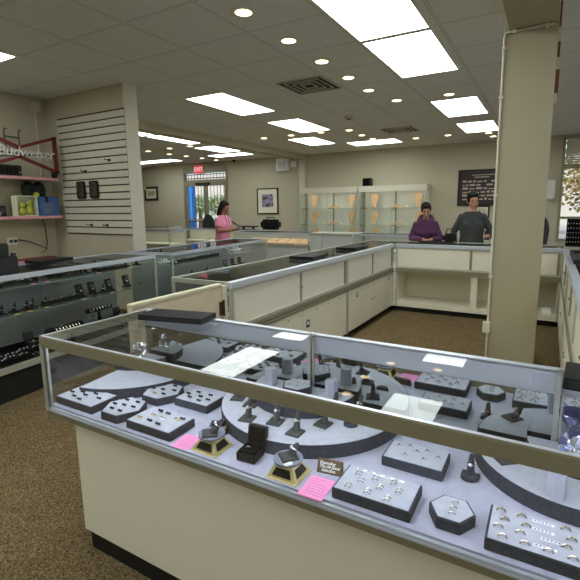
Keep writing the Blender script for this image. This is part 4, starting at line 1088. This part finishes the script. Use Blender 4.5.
# pink notes
def note(name, label, loc, rz, w_, h_, seed, cut=0):
    t = thing(name, label, 'paper note', loc, rz)
    p = [(-w_, -h_), (w_, -h_), (w_, h_-cut), (w_-cut, h_), (-w_, h_)] if cut else rect(w_, h_)
    put('sheet', MB().prism(p, 0, .0008), 'pink', t)
    random.seed(seed); q = MB()
    for r in range(7):
        y = h_*.75-r*h_*.24; x = -w_*(.5+.3*random.random())
        for k in range(random.randint(3, 5)):
            l = w_*(.12+.2*random.random()); yy = y+random.uniform(-.001, .001)
            q.box(x, x+l, yy-.0006, yy+.0006, .0009, .0011); x += l+w_*.07
            if x > w_*.7: break
    put('handwriting', q, 'ink', t)
note('pink_note', 'pink handwritten note left of the first gold turntable', (-1.112, 1.1, Z0+.0005), .12, .037, .047, 3, .012)
note('pink_note', 'pink handwritten note between second gold turntable and long ring tray', (-.568, 1.088, Z0+.0005), .02, .041, .053, 4)

# crystals
def gem(r, mtl, loc, label, rot=0):
    m_ = MB(); m_.m = Matrix.Rotation(math.radians(rot), 4, 'X')
    m_.lathe([(.0005, -r*.85), (r, .05*r), (r, .15*r), (r*.62, r*.5), (.0005, r*.5)], n=10)
    z = min(v[2] for v in m_.v)
    o = single('crystal', m_, mtl, label, 'crystal', (loc[0], loc[1], loc[2]-z), .2)
    return o
gem(.045, 'crystal', (-1.815, 1.50, Z0+RH+.0013+.0413), 'large clear cut-glass diamond standing on the small left riser', 62)
gem(.012, 'violet', (-1.79, 1.43, Z0+RH+.0013+.0413), 'tiny violet crystal in front of the large clear one', 60)
gem(.05, 'violet', (.115, 1.475, T2+.0313), 'violet cut-glass diamond on the right end riser', 60)

# folders lying on the glass
GT = 1.0205
def folder(name, label, loc, rz, a, b_, h, pages=True):
    t = thing(name, label, 'folder', loc, rz)
    put('cover', MB().box(-a, a, -b_, b_, 0, .004).box(-a, a, -b_, b_, h-.005, h).box(-a, -a+.006, -b_, b_, .004, h-.005), 'leather', t, bevel=.0015)
    if pages: put('pages', MB().box(-a+.006, a-.006, -b_+.004, b_-.004, .004, h-.005), 'paper', t) if pages == 1 else put('lining', MB().box(-a+.006, a-.001, -b_+.001, b_-.001, .004, h-.005), 'black', t)
folder('black_folder', 'black leather folder lying on the left rear of the front glass top', (-1.567, 1.532, GT), math.radians(11.7), .175, .072, .026, 2)
folder('black_folder', 'worn black folder at the right edge of the front glass top', (.26, 1.5, GT), math.radians(-4), .19, .08, .036, 2)
folder('dark_folder', 'grey-black folder on the middle row counter, nearer of the two', (-2.27, 4.2, 1.0205), PI/2+.05, .2, .14, .03, 2)
folder('dark_folder', 'grey-black folder on the middle row counter, farther of the two', (-2.25, 5.35, 1.0205), PI/2-.03, .2, .14, .03, 2)
# ------------------------------------------------------------------ black displays in the first left case
LXd = Vector((math.cos(CA), math.sin(CA), 0)); LYd = Vector((-math.sin(CA), math.cos(CA), 0))
def c1(px, py, yoff, z):          # where the sight line meets the plane yoff behind the case front, set down at height z
    d = sight(px, py); n = LYd; p0 = C1N + n*yoff
    p = EYEV + d*((p0-EYEV).dot(n)/d.dot(n)); p.z = z; return p
cs0 = {}
def case_item(kind, p, rz, label):
    if kind in cs0: return dup(cs0[kind], p, rz, label)
    t = thing({'finger': 'ring_finger', 'roll': 'bracelet_roll', 'pad': 'chain_pad', 'stand': 'pendant_stand', 'box': 'ring_box', 'tag': 'price_tag'}[kind], label,
              {'finger': 'ring stand', 'roll': 'bracelet roll', 'pad': 'jewelry pad', 'stand': 'pendant stand', 'box': 'ring box', 'tag': 'price tag'}[kind], p, rz, {'finger': 'black ring fingers in the left cases', 'roll': 'black bracelet rolls', 'pad': 'black pads in the left cases', 'stand': 'black pendant stands', 'box': 'black ring boxes in the left cases', 'tag': 'yellow tags in the black case'}[kind])
    if kind == 'finger':
        put('base', MB().prism(rect(.03, .03), 0, .01, .1), 'blackv', t)
        m_ = MB(); m_.m = Matrix.Translation((.008, 0, .008)) @ Matrix.Rotation(math.radians(-20), 4, 'Y'); m_.lathe([(.016, 0), (.011, .045), (.001, .075)], n=10)
        put('finger', m_, 'blackv', t, smooth=True)
        put('ring', MB().torus((.0, 0, .04), (-.35, 0, .94), .0135, .003, 14, 6), 'silver', t, smooth=True)
    elif kind == 'roll':
        put('roll', MB().cyl((-.15, 0, .05), (.15, 0, .05), .045, n=20).box(-.13, .13, -.03, .03, 0, .012), 'blackv', t, smooth=True)
        for k in range(8): put('bracelet', MB().torus((-.10+.03*k, 0, .05), (1, 0, .1), .0465, .0045, 20, 6), 'silver' if k % 3 else 'gold', t, smooth=True)
    elif kind == 'pad':
        put('pad', MB().prism(rect(.16, .045), 0, .03, .06), 'blackv', t)
        m_ = MB(); random.seed(4)
        for k in range(12): m_.ball((-.14+.025*k, random.uniform(-.025, .02), .033), .006, .006, .004, 8, 6)
        put('gems', m_, 'stone', t, smooth='all')
    elif kind == 'stand':
        m_ = MB(); m_.m = Matrix.Rotation(math.radians(-14), 4, 'X'); m_.box(-.035, .035, -.004, .004, 0, .11); m_.m = None; m_.box(-.035, .035, -.03, .03, 0, .01)
        put('easel', m_, 'blackv', t)
        m_ = MB(); m_.torus((0, .004, .075), (0, 1, .2), .018, .002, 14, 5); m_.ball((0, -.002, .05), .008)
        put('pendant', m_, 'silver', t, smooth='all')
    elif kind == 'box':
        put('box', MB().box(-.04, .04, -.035, .035, 0, .03), 'black', t, bevel=.003); m_ = MB(); m_.m = Matrix.Translation((0, .035, .03)) @ Matrix.Rotation(math.radians(-10), 4, 'X'); m_.box(-.04, .04, 0, .012, 0, .07); put('lid', m_, 'black', t, bevel=.002)
        put('jewel', MB().ball((0, 0, .034), .01, .008, .006), 'stone', t)
    elif kind == 'tag':
        put('card', MB().prism(rect(.022, .014), 0, .0012), 'yellowtag', t)
    cs0[kind] = t
    return t
S1, S2, S0 = .9, .66, .29
RZ = CA - PI      # displays face the customer side
def R_(k): return {'finger': CA+PI/2, 'stand': CA, 'box': CA, 'roll': CA, 'pad': CA, 'tag': CA}[k]
its = [('pad', 4, 285, .34, S1, 'long black pad with white gems at the left picture edge, upper shelf of black case'),
       ('finger', 22, 282, .32, S1, 'black ring finger next to the edge pad, upper shelf of black case'), ('finger', 27, 282, .36, S1, 'second black ring finger next to the edge pad, upper shelf of black case'),
       ('box', 40, 280, .36, S1, 'black box with open lid on the upper shelf of the black case'), ('roll', 63, 277, .36, S1, 'black roll of silver bracelets on the upper shelf of the black case'),
       ('finger', 79, 275, .34, S1, 'black ring finger right of the bracelet roll, upper shelf'), ('finger', 86, 274, .34, S1, 'black ring finger second right of the bracelet roll, upper shelf'),
       ('pad', 110, 272, .34, S1, 'long black gem pad at the right of the upper shelf of black case'), ('finger', 121, 268, .36, S1, 'black ring finger behind the right gem pad, upper shelf'), ('finger', 126, 267, .36, S1, 'second black ring finger behind the right gem pad, upper shelf'),
       ('finger', 137, 266, .34, S1, 'last black ring finger at the right end of the upper shelf'),
       ('finger', 1, 311, .32, S2, 'black ring finger cut by the picture edge on the lower shelf'), ('finger', 14, 308, .32, S2, 'black ring finger above a yellow tag, left on the lower shelf'),
       ('finger', 26, 305, .32, S2, 'black ring finger above an orange tag on the lower shelf'), ('finger', 32, 304, .36, S2, 'taller-looking black ring finger right of the orange tag, lower shelf'),
       ('finger', 45, 302, .32, S2, 'black ring finger left of the lower shelf gem pad'), ('pad', 63, 300, .36, S2, 'long black gem pad in the middle of the lower shelf'),
       ('stand', 81, 295, .34, S2, 'upright black pendant stand with white tag right of the gem pad, lower shelf'), ('stand', 93, 292, .34, S2, 'second upright black pendant stand on the lower shelf'),
       ('finger', 103, 291, .34, S2, 'small black ring finger between two pendant stands, lower shelf'), ('stand', 110, 288, .34, S2, 'leaning black pendant stand with silver drop, lower shelf'), ('stand', 127, 284, .36, S2, 'last black pendant stand at the right end of the lower shelf'),
       ('box', 33, 338, .40, S0, 'black box standing on the floor of the black case'), ('roll', 65, 328, .40, S0, 'black roll of silver bracelets on the floor of the black case'),
       ('box', 120, 311, .44, S0, 'small black box at the far end of the black case floor'), ('pad', 20, 350, .25, S0, 'black pad of silver chains on the floor of the black case'), ('pad', 6, 358, .14, S0, 'black gem pad at the front left of the black case floor')]
for k, px, py, yo, z, s in its:
    o = case_item(k, c1(px, py, yo, z+.0005), R_(k), s)
    if z != S0: o.scale = (1.25, 1.25, 1.25)
for px, py, z, s, col in ((17, 312, S2, 'yellow tag on the lower shelf edge, left', 0), (47, 305, S2, 'yellow tag in front of the lower gem pad', 0), (84, 297, S2, 'yellow tag below the first pendant stand', 0), (112, 290, S2, 'yellow tag below the leaning pendant stand', 0), (130, 262, S1, 'yellow tag near the right end of the upper shelf', 0),
                          (30, 309, S2, 'orange tag on the lower shelf', 'orangetag'), (34, 287, S1, 'pink tag left of the open box on the upper shelf', 'pink'), (48, 284, S1, 'pink tag right of the open box on the upper shelf', 'pink'), (99, 276, S1, 'pink tag in front of the right upper gem pad', 'pink')):
    p = c1(px, py, .235, z+.0005)
    if col: single('price_tag', MB().prism(rect(.024, .014), 0, .0012), col, s, 'price tag', p, CA)
    else: case_item('tag', p, CA, s)
# T-bar of bracelets
tb = thing('bracelet_bar', 'black T-bar of bracelets standing on the floor of the black case', 'bracelet stand', c1(100, 322, .4, S0+.0005), CA)
put('base', MB().box(-.06, .06, -.05, .05, 0, .015), 'blackv', tb); put('stem', MB().box(-.012, .012, -.012, .012, .015, .17), 'blackv', tb)
put('bar', MB().cyl((-.16, 0, .185), (.16, 0, .185), .026, n=16), 'blackv', tb, smooth=True)
for k in range(7): put('bracelet', MB().torus((-.13+.042*k, 0, .185), (1, 0, .15), .029, .005, 18, 6), 'silver', tb, smooth=True)
for k in range(3):
    put('drop', MB().torus((-.14+.03*k, -.012, .118-.008*k), (0, 1, 0), .018, .0025, 14, 5).cyl((-.14+.03*k, -.012, .137-.008*k), (-.14+.03*k, -.012, .16), .0015, n=6), 'silver', tb)
cb0 = None
for k in range(5):
    p = c1(14+5*k, 347-2*k, .16, S0+.0008); s = 'silver chain bracelet laid out in a row on the case floor'
    m_ = MB().tube([(-.0, -.06, .006), (.008, -.02, .008), (-.006, .02, .006), (.0, .06, .006)], .006, n=6)
    if cb0 is None: cb0 = single('chain_bracelet', m_, 'silver', s, 'bracelet', p, CA, 'chain bracelets on the black case floor', smooth=True)
    else: o = cb0.copy(); C.objects.link(o); o.location = p
# on top of the black case
pr = thing('card_terminal', 'black boxy device with cables on the left end of the black case top', 'device', c1(-5, 262, .4, 1.0405), CA)
put('body', MB().box(-.14, .14, -.1, .12, 0, .12).box(-.12, .12, -.02, .12, .12, .23), 'black', pr, bevel=.008)
put('connector', MB().box(.14, .165, -.04, 0, .05, .08).box(.14, .165, -.04, 0, .11, .14), 'greyv', pr)
single('black_tray', MB().box(-.2, .2, -.1, .1, 0, .03), 'leather', 'flat black tray lying on the glass top of the black case', 'tray', c1(50, 262, .56, 1.0405), CA+.05, bevel=.004)

# ------------------------------------------------------------------ second left case
L2d = Vector((-math.sin(CB), math.cos(CB), 0))
def c2(px, py, yoff, z):
    d = sight(px, py); p0 = C2N + L2d*yoff
    p = EYEV + d*((p0-EYEV).dot(L2d)/d.dot(L2d)); p.z = z; return p
for k, px, py, yo, z, s in (('pad', 180, 260, .3, .84, 'long black pad near the left end of the second case'), ('pad', 194, 258, .3, .84, 'second long black pad in the second case'), ('pad', 209, 255, .3, .84, 'black pad with white lettered tag in the second case'),
                            ('finger', 191, 270, .3, .6, 'black ring finger low in the second case'), ('box', 228, 264, .3, .6, 'left of three black ring boxes in the second case'), ('box', 235, 261, .3, .6, 'middle of three black ring boxes in the second case'), ('box', 242, 259, .3, .6, 'right of three black ring boxes in the second case'),
                            ('finger', 206, 266, .3, .6, 'black ring finger left of the three ring boxes'), ('roll', 166, 290, .35, .291, 'black bracelet roll on the floor of the second case near its end')):
    case_item(k, c2(px, py, yo, z+.0005), {'finger': CB+PI/2}.get(k, CB), s)
pe = MB(); random.seed(9)
for k in range(26): pe.ball((random.gauss(0, .05), random.gauss(0, .04), max(.0145, random.gauss(.03, .02))), .014, n=8, m=6)
single('pearl_cluster', pe, mat('pearl', rgb(220, 222, 216), .25), 'heap of pale pearl strands at the near end of the second case', 'pearls', c2(166, 262, .33, .841), 0, smooth='all')
pe2 = MB()
for k in range(30): pe2.ball((random.gauss(0, .09), random.gauss(0, .05), max(.0145, random.gauss(.03, .02))), .014, n=8, m=6)
single('pearl_cluster', pe2, M_pearl if False else bpy.data.materials['pearl'], 'heap of white pearl strands at the far end of the second case', 'pearls', c2(236, 250, .3, .841), CB, smooth='all')

# ------------------------------------------------------------------ back counters: pads, stands, bag, clutter
cp0 = None
for k in range(6):
    x = -6.12+.28*k; s = f'slanted cream pad, {ORD[k].replace("nearest", "first")} from the left in the back showcase'
    if cp0 is None:
        cp0 = thing('slanted_pad', s, 'display pad', (x, 8.55, .7805), 0, 'slanted cream pads in the back showcase')
        m_ = MB(); m_.m = Matrix.Rotation(math.radians(14), 4, 'X'); m_.box(-.12, .12, -.18, .14, .0, .015); zmin = min(v[2] for v in m_.v); m_.v = [(a, b, c-zmin) for a, b, c in m_.v]
        put('pad', m_, 'cream', cp0); put('prop', MB().box(-.1, .1, .1, .12, 0, .05), 'cream', cp0)
    else: dup(cp0, (x, 8.55, .7805), 0, s)
for k, x in enumerate((-6.2, -5.85, -5.4, -5.1, -4.75)):
    dup(cs0['finger'], (x, 8.75, .7805), -PI/2, f'small black ring stand, {ORD[k].replace("nearest", "first")} from the left at the rear of the back showcase')
bg_ = thing('black_bag', 'black soft bag on the counter beside the back pilaster', 'bag', (-6.25, 9.5, 1.0205))
m_ = MB(); m_.box(-.26, .26, -.14, .14, 0, .26); put('body', m_, 'leather', bg_, bevel=.06)
put('handle', MB().tube([(-.12, 0, .25), (-.1, 0, .31), (.1, 0, .31), (.12, 0, .25)], .014), 'black', bg_, smooth=True)
kb = thing('gadget_stand', 'black keyboard-like device with an angled arm on the back counter', 'device', (-6.9, 9.45, 1.0205))
put('body', MB().box(-.3, .25, -.08, .08, .06, .09), 'black', kb); put('stand', MB().box(-.2, -.16, -.03, .03, 0, .06).box(.12, .16, -.03, .03, 0, .06), 'black', kb); put('arm', MB().tube([(-.3, 0, .075), (-.42, 0, .12), (-.55, 0, .2)], .025), 'black', kb)
def chair(loc, rz, label):
    t = thing('office_chair', label, 'chair', loc, rz)
    put('seat', MB().box(-.24, .24, -.24, .24, .44, .52), 'chair', t, bevel=.03)
    m_ = MB(); pts = [(.24*math.cos(a), .3+.38*math.sin(a)*1.0) for a in [PI*k/16 for k in range(17)]] + [(-.2, -.1), (.2, -.1)]
    a_ = [m_.pt((x, .2, .72+z)) for x, z in pts]; b = [m_.pt((x, .27, .72+z)) for x, z in pts]; n = len(pts); m_.face(a_); m_.face(b[::-1])
    for k in range(n): m_.face((a_[k], b[k], b[(k+1) % n], a_[(k+1) % n]))
    put('backrest', m_, 'chair', t, bevel=.01)
    put('column', MB().cyl((0, 0, .06), (0, 0, .44), .03), 'black', t)
    for k in range(5): put('leg', MB().tube([(0, 0, .08), (.28*math.cos(2*PI*k/5), .28*math.sin(2*PI*k/5), .04)], .022).ball((.28*math.cos(2*PI*k/5), .28*math.sin(2*PI*k/5), .03), .03), 'black', t)
    put('back_bar', MB().tube([(0, .1, .46), (0, .3, .5), (0, .28, .75)], .02), 'black', t)
chair((at_y(203, 212, 10.35).x, 10.35, 0), 0, 'dark office chair with a rounded back before the glass door')
chair((at_y(537.5, 212, 10.4).x, 10.4, 0), 0, 'dark green-black chair back glimpsed right of the pillar')
eb = thing('earring_board', 'upright black board of earring rows on the counter by the window', 'earring board', (.32, 6.75, 1.0205), 0)
put('board', MB().box(-.13, .13, .0, .02, 0, .36), 'blackv', eb); put('foot', MB().box(-.1, .1, -.05, .07, 0, .012), 'black', eb)
m_ = MB()
for r in range(5):
    for k in range(8): m_.ball((-.11+.031*k, -.003, .06+.06*r), .007, .004, .008, 6, 4)
put('earrings', m_, 'silver', eb)
ct = thing('counter_tray', 'dark rimmed glass tray on the right-hand counter near the window', 'tray', (.45, 5.2, 1.0205))
put('rim', MB().box(-.24, .24, -.5, -.47, 0, .04).box(-.24, .24, .47, .5, 0, .04).box(-.24, -.21, -.47, .47, 0, .04).box(.21, .24, -.47, .47, 0, .04), 'black', ct); put('base', MB().box(-.21, .21, -.47, .47, 0, .01), 'greyv', ct)
put('cards', MB().box(-.1, .1, -.3, .0, .01, .012).box(-.05, .15, .1, .3, .01, .012), 'paper', ct)
# display bits in the middle, back and right counters
sp_ = [(mc1, 'nearest middle counter'), (mc2, 'far middle counter'), (bc1, 'counter before the two women')]
pp0 = None
for t, s in sp_:
    L_ = {0: 2.13, 1: 1.7, 2: 1.6}[sp_.index((t, s))]
    for k in range(5):
        lx = .2+(L_-.4)*k/4
        p = t.matrix_basis @ Vector((lx, .36, .6725)) if False else Matrix.Translation(t.location) @ Matrix.Rotation(t.rotation_euler.z, 4, 'Z') @ Vector((lx, .36, .6725))
        s2 = f'pale jewellery pad in the {s}, {ORD[k].replace("nearest", "first")} along its length'
        if pp0 is None:
            pp0 = thing('jewelry_pad', s2, 'display pad', p, t.rotation_euler.z)
            put('pad', MB().prism(rect(.13, .09), 0, .03, .05), 'creampad', pp0)
            m_ = MB()
            for a in range(4):
                for b in range(2): m_.ball((-.09+.06*a, -.04+.07*b, .033), .01, .006, .006, 8, 5)
            put('jewels', m_, 'gold', pp0)
        else: dup(pp0, p, t.rotation_euler.z, s2)
sl0 = None
wl = thing('white_packets', 'crumpled white packets and a cable on the open shelf right of the pillar', 'packets', (.03, 6.55, .151))
put('packet', MB().box(-.06, .06, -.08, .08, 0, .03), 'paper', wl); put('packet', MB().box(-.05, .05, -.06, .06, .031, .06), 'paper', wl)
put('cable', MB().tube([(-.16, .05, .48), (-.14, .05, .3), (-.19, .05, .15), (-.15, .0, .01)], .007), 'black', wl, smooth=True)
tr2 = thing('black_accessory_tray', 'low black tray between the two women on the counter', 'tray', (-1.42, 6.75, 1.0205))
put('tray', MB().box(-.3, .2, -.09, .09, 0, .02), 'black', tr2, bevel=.004); put('lining', MB().box(-.28, .18, -.075, .075, .02, .022), 'blackv', tr2)
hb = thing('handbag', 'black handbag on the counter between the two women', 'bag', (-1.32, 6.95, 1.0205))
put('body', MB().box(-.1, .1, -.05, .05, 0, .13), 'leather', hb, bevel=.03); put('strap', MB().tube([(-.07, 0, .12), (-.04, 0, .2), (.04, 0, .2), (.07, 0, .12)], .009), 'black', hb, smooth=True)
# ------------------------------------------------------------------ people
def fuse(mb, voxel=.007, smooth=6):
    me = mb.mesh('fused'); o = bpy.data.objects.new('fused', me); C.objects.link(o)
    r = o.modifiers.new('r', 'REMESH'); r.mode = 'VOXEL'; r.voxel_size = voxel; r.use_smooth_shade = True
    s = o.modifiers.new('s', 'SMOOTH'); s.factor = .5; s.iterations = smooth
    dg = bpy.context.evaluated_depsgraph_get(); dg.update()
    out = bpy.data.meshes.new_from_object(o.evaluated_get(dg))
    bpy.data.objects.remove(o)
    for p in out.polygons: p.use_smooth = True
    return out
def loft(mb, rings, n=20):
    rr = []
    for c, rx, ry in rings:
        rr.append([mb.pt((c[0]+rx*math.cos(2*PI*k/n), c[1]+ry*math.sin(2*PI*k/n), c[2])) for k in range(n)])
    for a, b in zip(rr, rr[1:]):
        for k in range(n): mb.face((a[k], a[(k+1) % n], b[(k+1) % n], b[k]))
    mb.face(rr[0][::-1]); mb.face(rr[-1])
def hand(mb, W_, d, nrm, curl=.5, side=1):
    """palm from the wrist along d, palm facing nrm, four bent fingers and a thumb from the side of the palm"""
    d = Vector(d).normalized(); nrm = Vector(nrm); nrm = (nrm-d*nrm.dot(d)).normalized(); x = d.cross(nrm)*side
    W_ = Vector(W_)
    for k in (-.024, -.008, .008, .024): mb.tube([W_, W_+d*.035+x*k*.9, W_+d*.085+x*k], [.017, .015, .012], 8)
    for k, l in ((-.028, .066), (-.0095, .078), (.0095, .073), (.028, .056)):
        p = W_+d*.082+x*k; q = [p]; a = 0
        for j, f in enumerate((.45, .32, .23)):
            a += curl*(.7+.3*j); p = p+(d*math.cos(a)+nrm*math.sin(a))*l*f; q.append(p)
        mb.tube(q, [.0098, .0092, .0085, .007], 8)
    p = W_+d*.025-x*.022
    mb.tube([p, p+d*.022-x*.02+nrm*.012, p+d*.05-x*.022+nrm*.026, p+d*.068-x*.012+nrm*.036], [.014, .012, .0105, .008], 8)
def person(name, label, loc, rz, sc, lean, hp, hy, arms, skin, top, trousers, hairc, style, build=1.0, sleeve='long', hem=.84):
    t = thing(name, label, 'person', loc, rz)
    t.scale = (sc, sc, sc)
    piv = Vector((0, 0, .93)); RL = Matrix.Rotation(math.radians(lean), 4, 'X')
    def L(p):
        p = Vector(p)
        if p.z <= .93: return p
        k = min(1, (p.z-.93)/.25); return piv + (Matrix.Rotation(math.radians(lean)*k, 4, 'X') @ (p-piv))
    b = MB()
    torso = [((0, .0, .84), .15, .11), ((0, 0, .93), .16, .115), ((0, -.005, 1.05), .135*build, .10*build), ((0, -.01, 1.2), .15*build, .11*build), ((0, 0, 1.32), .142, .098), ((0, .008, 1.39), .095, .07), ((0, .01, 1.44), .06, .055)]
    loft(b, [(L(c), rx, ry) for c, rx, ry in torso])
    b.tube([L((0, .012, 1.40)), L((0, .0, 1.5)), L((0, -.012, 1.56))], [.056, .05, .05], 14)
    for s in (-1, 1):
        b.tube([(s*.085, 0, .90), (s*.10, -.008, .68), (s*.10, -.012, .48), (s*.10, .005, .3), (s*.10, .012, .09)], [.092, .075, .055, .05, .035], 14)
        b.tube([(s*.10, .035, .035), (s*.103, -.05, .035), (s*.108, -.15, .025)], [.034, .036, .022], 10)
    wr = []
    for s, (el, wri, dr, nr, curl) in zip((-1, 1), arms):
        sh = L((s*.146, .005, 1.342)); el = Vector(el); wri = Vector(wri)
        b.tube([sh+Vector((-s*.05, 0, 0)), sh, (sh+el)/2, el], [.05, .05, .043, .036], 12)
        b.tube([el, (el+wri)/2+(el-wri)*.12, wri], [.037, .036, .025], 12)
        hand(b, wri, dr, nr, curl, -s)
        wr.append((sh, el, wri))
    hc = L((0, -.012, 1.585)); HM = Matrix.Translation(hc) @ Matrix.Rotation(math.radians(lean*.6+hp), 4, 'X') @ Matrix.Rotation(math.radians(hy), 4, 'Z')
    b.m = HM
    b.ball((0, .012, .03), .076, .094, .092, 20, 14)                       # skull
    b.ball((0, -.022, -.035), .06, .062, .075, 18, 12)                    # face
    b.ball((0, -.055, -.085), .03, .027, .024, 12, 8)                      # chin
    b.tube([(0, -.083, .012), (0, -.098, -.012), (0, -.104, -.026)], [.008, .0105, .0125], 8)   # nose
    b.ball((0, -.083, -.055), .021, .012, .011, 10, 6)                     # lips
    for s in (-1, 1):
        b.ball((s*.076, .012, -.008), .010, .02, .03, 8, 6)                # ears
        b.ball((s*.04, -.064, -.02), .022, .016, .02, 8, 6)
    b.m = None
    put('body', fuse(b, .0065, 5), skin, t)
    def head_part(nm, mb, m_): put(nm, mb, m_, t, smooth='all')
    e = MB(); e.m = HM
    for s in (-1, 1): e.ball((s*.03, -.079, .008), .012, .007, .007, 10, 6)
    head_part('eyes', e, 'black')
    e = MB(); e.m = HM
    for s in (-1, 1): e.tube([(s*.012, -.089, .026), (s*.03, -.087, .031), (s*.048, -.074, .025)], [.003, .004, .002], 6)
    head_part('eyebrows', e, hairc)
    e = MB(); e.m = HM; e.ball((0, -.092, -.055), .02, .0065, .007, 10, 6); head_part('lips', e, mat('lips', rgb(150, 84, 78), .5))
    hr = MB(); hr.m = HM
    hr.ball((0, .026, .045), .086, .098, .094, 20, 12)
    hr.ball((0, -.035, .095), .06, .045, .03, 14, 8)
    for s in (-1, 1): hr.ball((s*.066, .0, .03), .02, .05, .05, 10, 8)
    if style == 'bun':
        hr.ball((0, .07, -.02), .06, .05, .07, 12, 8); hr.ball((0, .125, .0), .035, .03, .035, 12, 8)
    else:
        hr.ball((0, .06, -.06), .082, .06, .12, 16, 10); hr.ball((0, .055, -.14), .085, .05, .08, 16, 10)
        for s in (-1, 1): hr.tube([(s*.07, -.02, .05), (s*.085, .0, -.05), (s*.08, .02, -.16)], [.024, .03, .026], 10)
    put('hair', fuse(hr, .008, 3), hairc, t)
    # clothing follows the body, a little larger
    g = MB(); q = .016
    tr = [((0, 0, hem), .165, .125), ((0, 0, .93), .172, .128)] + torso[2:5] + [((0, .008, 1.395), .125, .082), ((0, .012, 1.43), .085, .07)]
    loft(g, [(L(c), rx+q, ry+q) for c, rx, ry in tr])
    for s, (sh, el, wri) in zip((-1, 1), wr):
        g.tube([sh+Vector((-s*.06, 0, 0)), sh, (sh+el)/2, el], [.068, .066, .056, .05], 14)
        if sleeve == 'long': g.tube([el, (el+wri)/2, wri+(el-wri)*.06], [.05, .046, .038], 14)
    if style == 'bun' and sleeve == 'hood': pass
    if sleeve == 'short':
        g = MB(); loft(g, [(L(c), rx+q, ry+q) for c, rx, ry in tr])
        for s, (sh, el, wri) in zip((-1, 1), wr): g.tube([sh+Vector((-s*.06, 0, 0)), sh, sh+(el-sh)*.62], [.07, .068, .064], 14)
    for s in (-1, 1): g.ball(L((s*.062, -.085, 1.235)), .072, .06, .075, 14, 10)
    put('top', fuse(g, .009, 5), top, t)
    g = MB(); loft(g, [((0, 0, .82), .165, .122), ((0, 0, .90), .17, .125), ((0, 0, .98), .165, .122)])
    for s in (-1, 1): g.tube([(s*.085, 0, .88), (s*.10, -.008, .68), (s*.10, -.01, .48), (s*.10, .008, .1)], [.10, .09, .075, .062], 14)
    put('trousers', fuse(g, .011, 4), trousers, t)
    g = MB()
    for s in (-1, 1): g.tube([(s*.10, .05, .045), (s*.10, 0, .045), (s*.104, -.06, .042), (s*.108, -.165, .03)], [.042, .044, .046, .03], 12)
    put('shoes', fuse(g, .009, 3), 'black', t)
    return t, wr, HM
SK1 = mat('skin', rgb(196, 142, 112), .5); SK2 = mat('skin tan', rgb(186, 134, 106), .5); SK3 = mat('skin brown', rgb(160, 108, 84), .5)
HB = mat('black hair', rgb(20, 17, 16), .7, noise=.3, nscale=90, spec=.15); HBR = mat('dark brown hair', rgb(40, 27, 22), .7, noise=.3, nscale=90, spec=.15)
PUR = mat('purple knit', rgb(84, 46, 80), .9, noise=.12, nscale=40, bump=.2, bscale=150); GRY = mat('dark grey jersey', rgb(62, 64, 62), .9, noise=.08, nscale=30, bump=.15, bscale=200)
PNK = mat('pink cotton', rgb(226, 140, 168), .9, noise=.1, nscale=25); TR = mat('dark trousers', rgb(30, 30, 36), .9)

pw, wr, HM = person('person', 'woman in dark grey long-sleeved top standing with phone, black hair pulled back', (-1.08, 7.42, 0), .12, 1.035, 4, 14, 18,
       (((-.27, .02, 1.10), (-.22, -.12, .90), (.1, -.3, -.9), (1, 0, 0), .3), ((.28, .05, 1.12), (.24, -.17, 1.03), (-.1, -.9, .2), (-.6, 0, .8), .6)), SK1, GRY, TR, HB, 'bun', 1.12)
hx = wr[1][2]
ph = single('phone', MB().box(-.036, .036, -.005, .005, -.07, .07), 'black', 'black phone held by the woman in dark grey', 'phone', Matrix.Translation(pw.location) @ Matrix.Rotation(.12, 4, 'Z') @ Vector(((hx.x-.025)*1.035, (hx.y-.10)*1.035, (hx.z+.055)*1.035)), .4, bevel=.004)
pv, wr, HM = person('person', 'woman in purple hooded top leaning over the counter with joined hands', (-1.80, 7.40, 0), .22, .965, 17, 22, 8,
       (((-.24, -.08, 1.08), (-.02, -.33, 1.075), (.9, -.4, -.1), (0, 0, -1), .5), ((.25, -.10, 1.08), (.10, -.36, 1.08), (-.9, -.3, -.1), (0, 0, -1), .5)), SK2, PUR, TR, HBR, 'bun', 1.14)
hd = MB(); hd.tube([(-.12, .0, 1.40), (-.09, .085, 1.43), (0, .12, 1.44), (.09, .085, 1.43), (.12, 0, 1.40)], [.03, .045, .055, .045, .03], 12)
rl2 = Matrix.Rotation(math.radians(17), 4, 'X')
hd.v = [tuple(Vector((0, 0, .93)) + rl2 @ (Vector(v)-Vector((0, 0, .93)))) for v in hd.v]
put('hood', fuse(hd, .009, 3), PUR, pv)
pp, wr, HM = person('person', 'woman in pink t-shirt with shoulder-length hair looking at her phone by the glass door', (-5.86, 7.1, 0), PI/2+.05, 1.0, 5, 22, 0,
       (((-.22, -.05, 1.12), (-.10, -.30, 1.13), (.25, -.95, .15), (.5, 0, .8), .5), ((.22, -.05, 1.12), (.08, -.31, 1.14), (-.2, -.95, .15), (-.5, 0, .8), .5)), SK3, PNK, TR, HBR, 'long', 1.12, 'short')
q = Matrix.Translation(pp.location) @ Matrix.Rotation(PI/2+.05, 4, 'Z') @ Vector((-.01, -.42, 1.19))
single('phone', MB().box(-.037, .037, -.005, .005, -.07, .07), 'black', 'black phone held by the woman in pink', 'phone', q, PI/2+.05, bevel=.004).rotation_euler = (math.radians(-50), 0, PI/2+.05)
ld = MB(); ld.tube([(-.05, -.10, 1.45), (-.04, -.155, 1.3), (0, -.165, 1.12), (.04, -.155, 1.3), (.05, -.10, 1.45)], .006, 6)
put('lanyard', ld, 'black', pp)
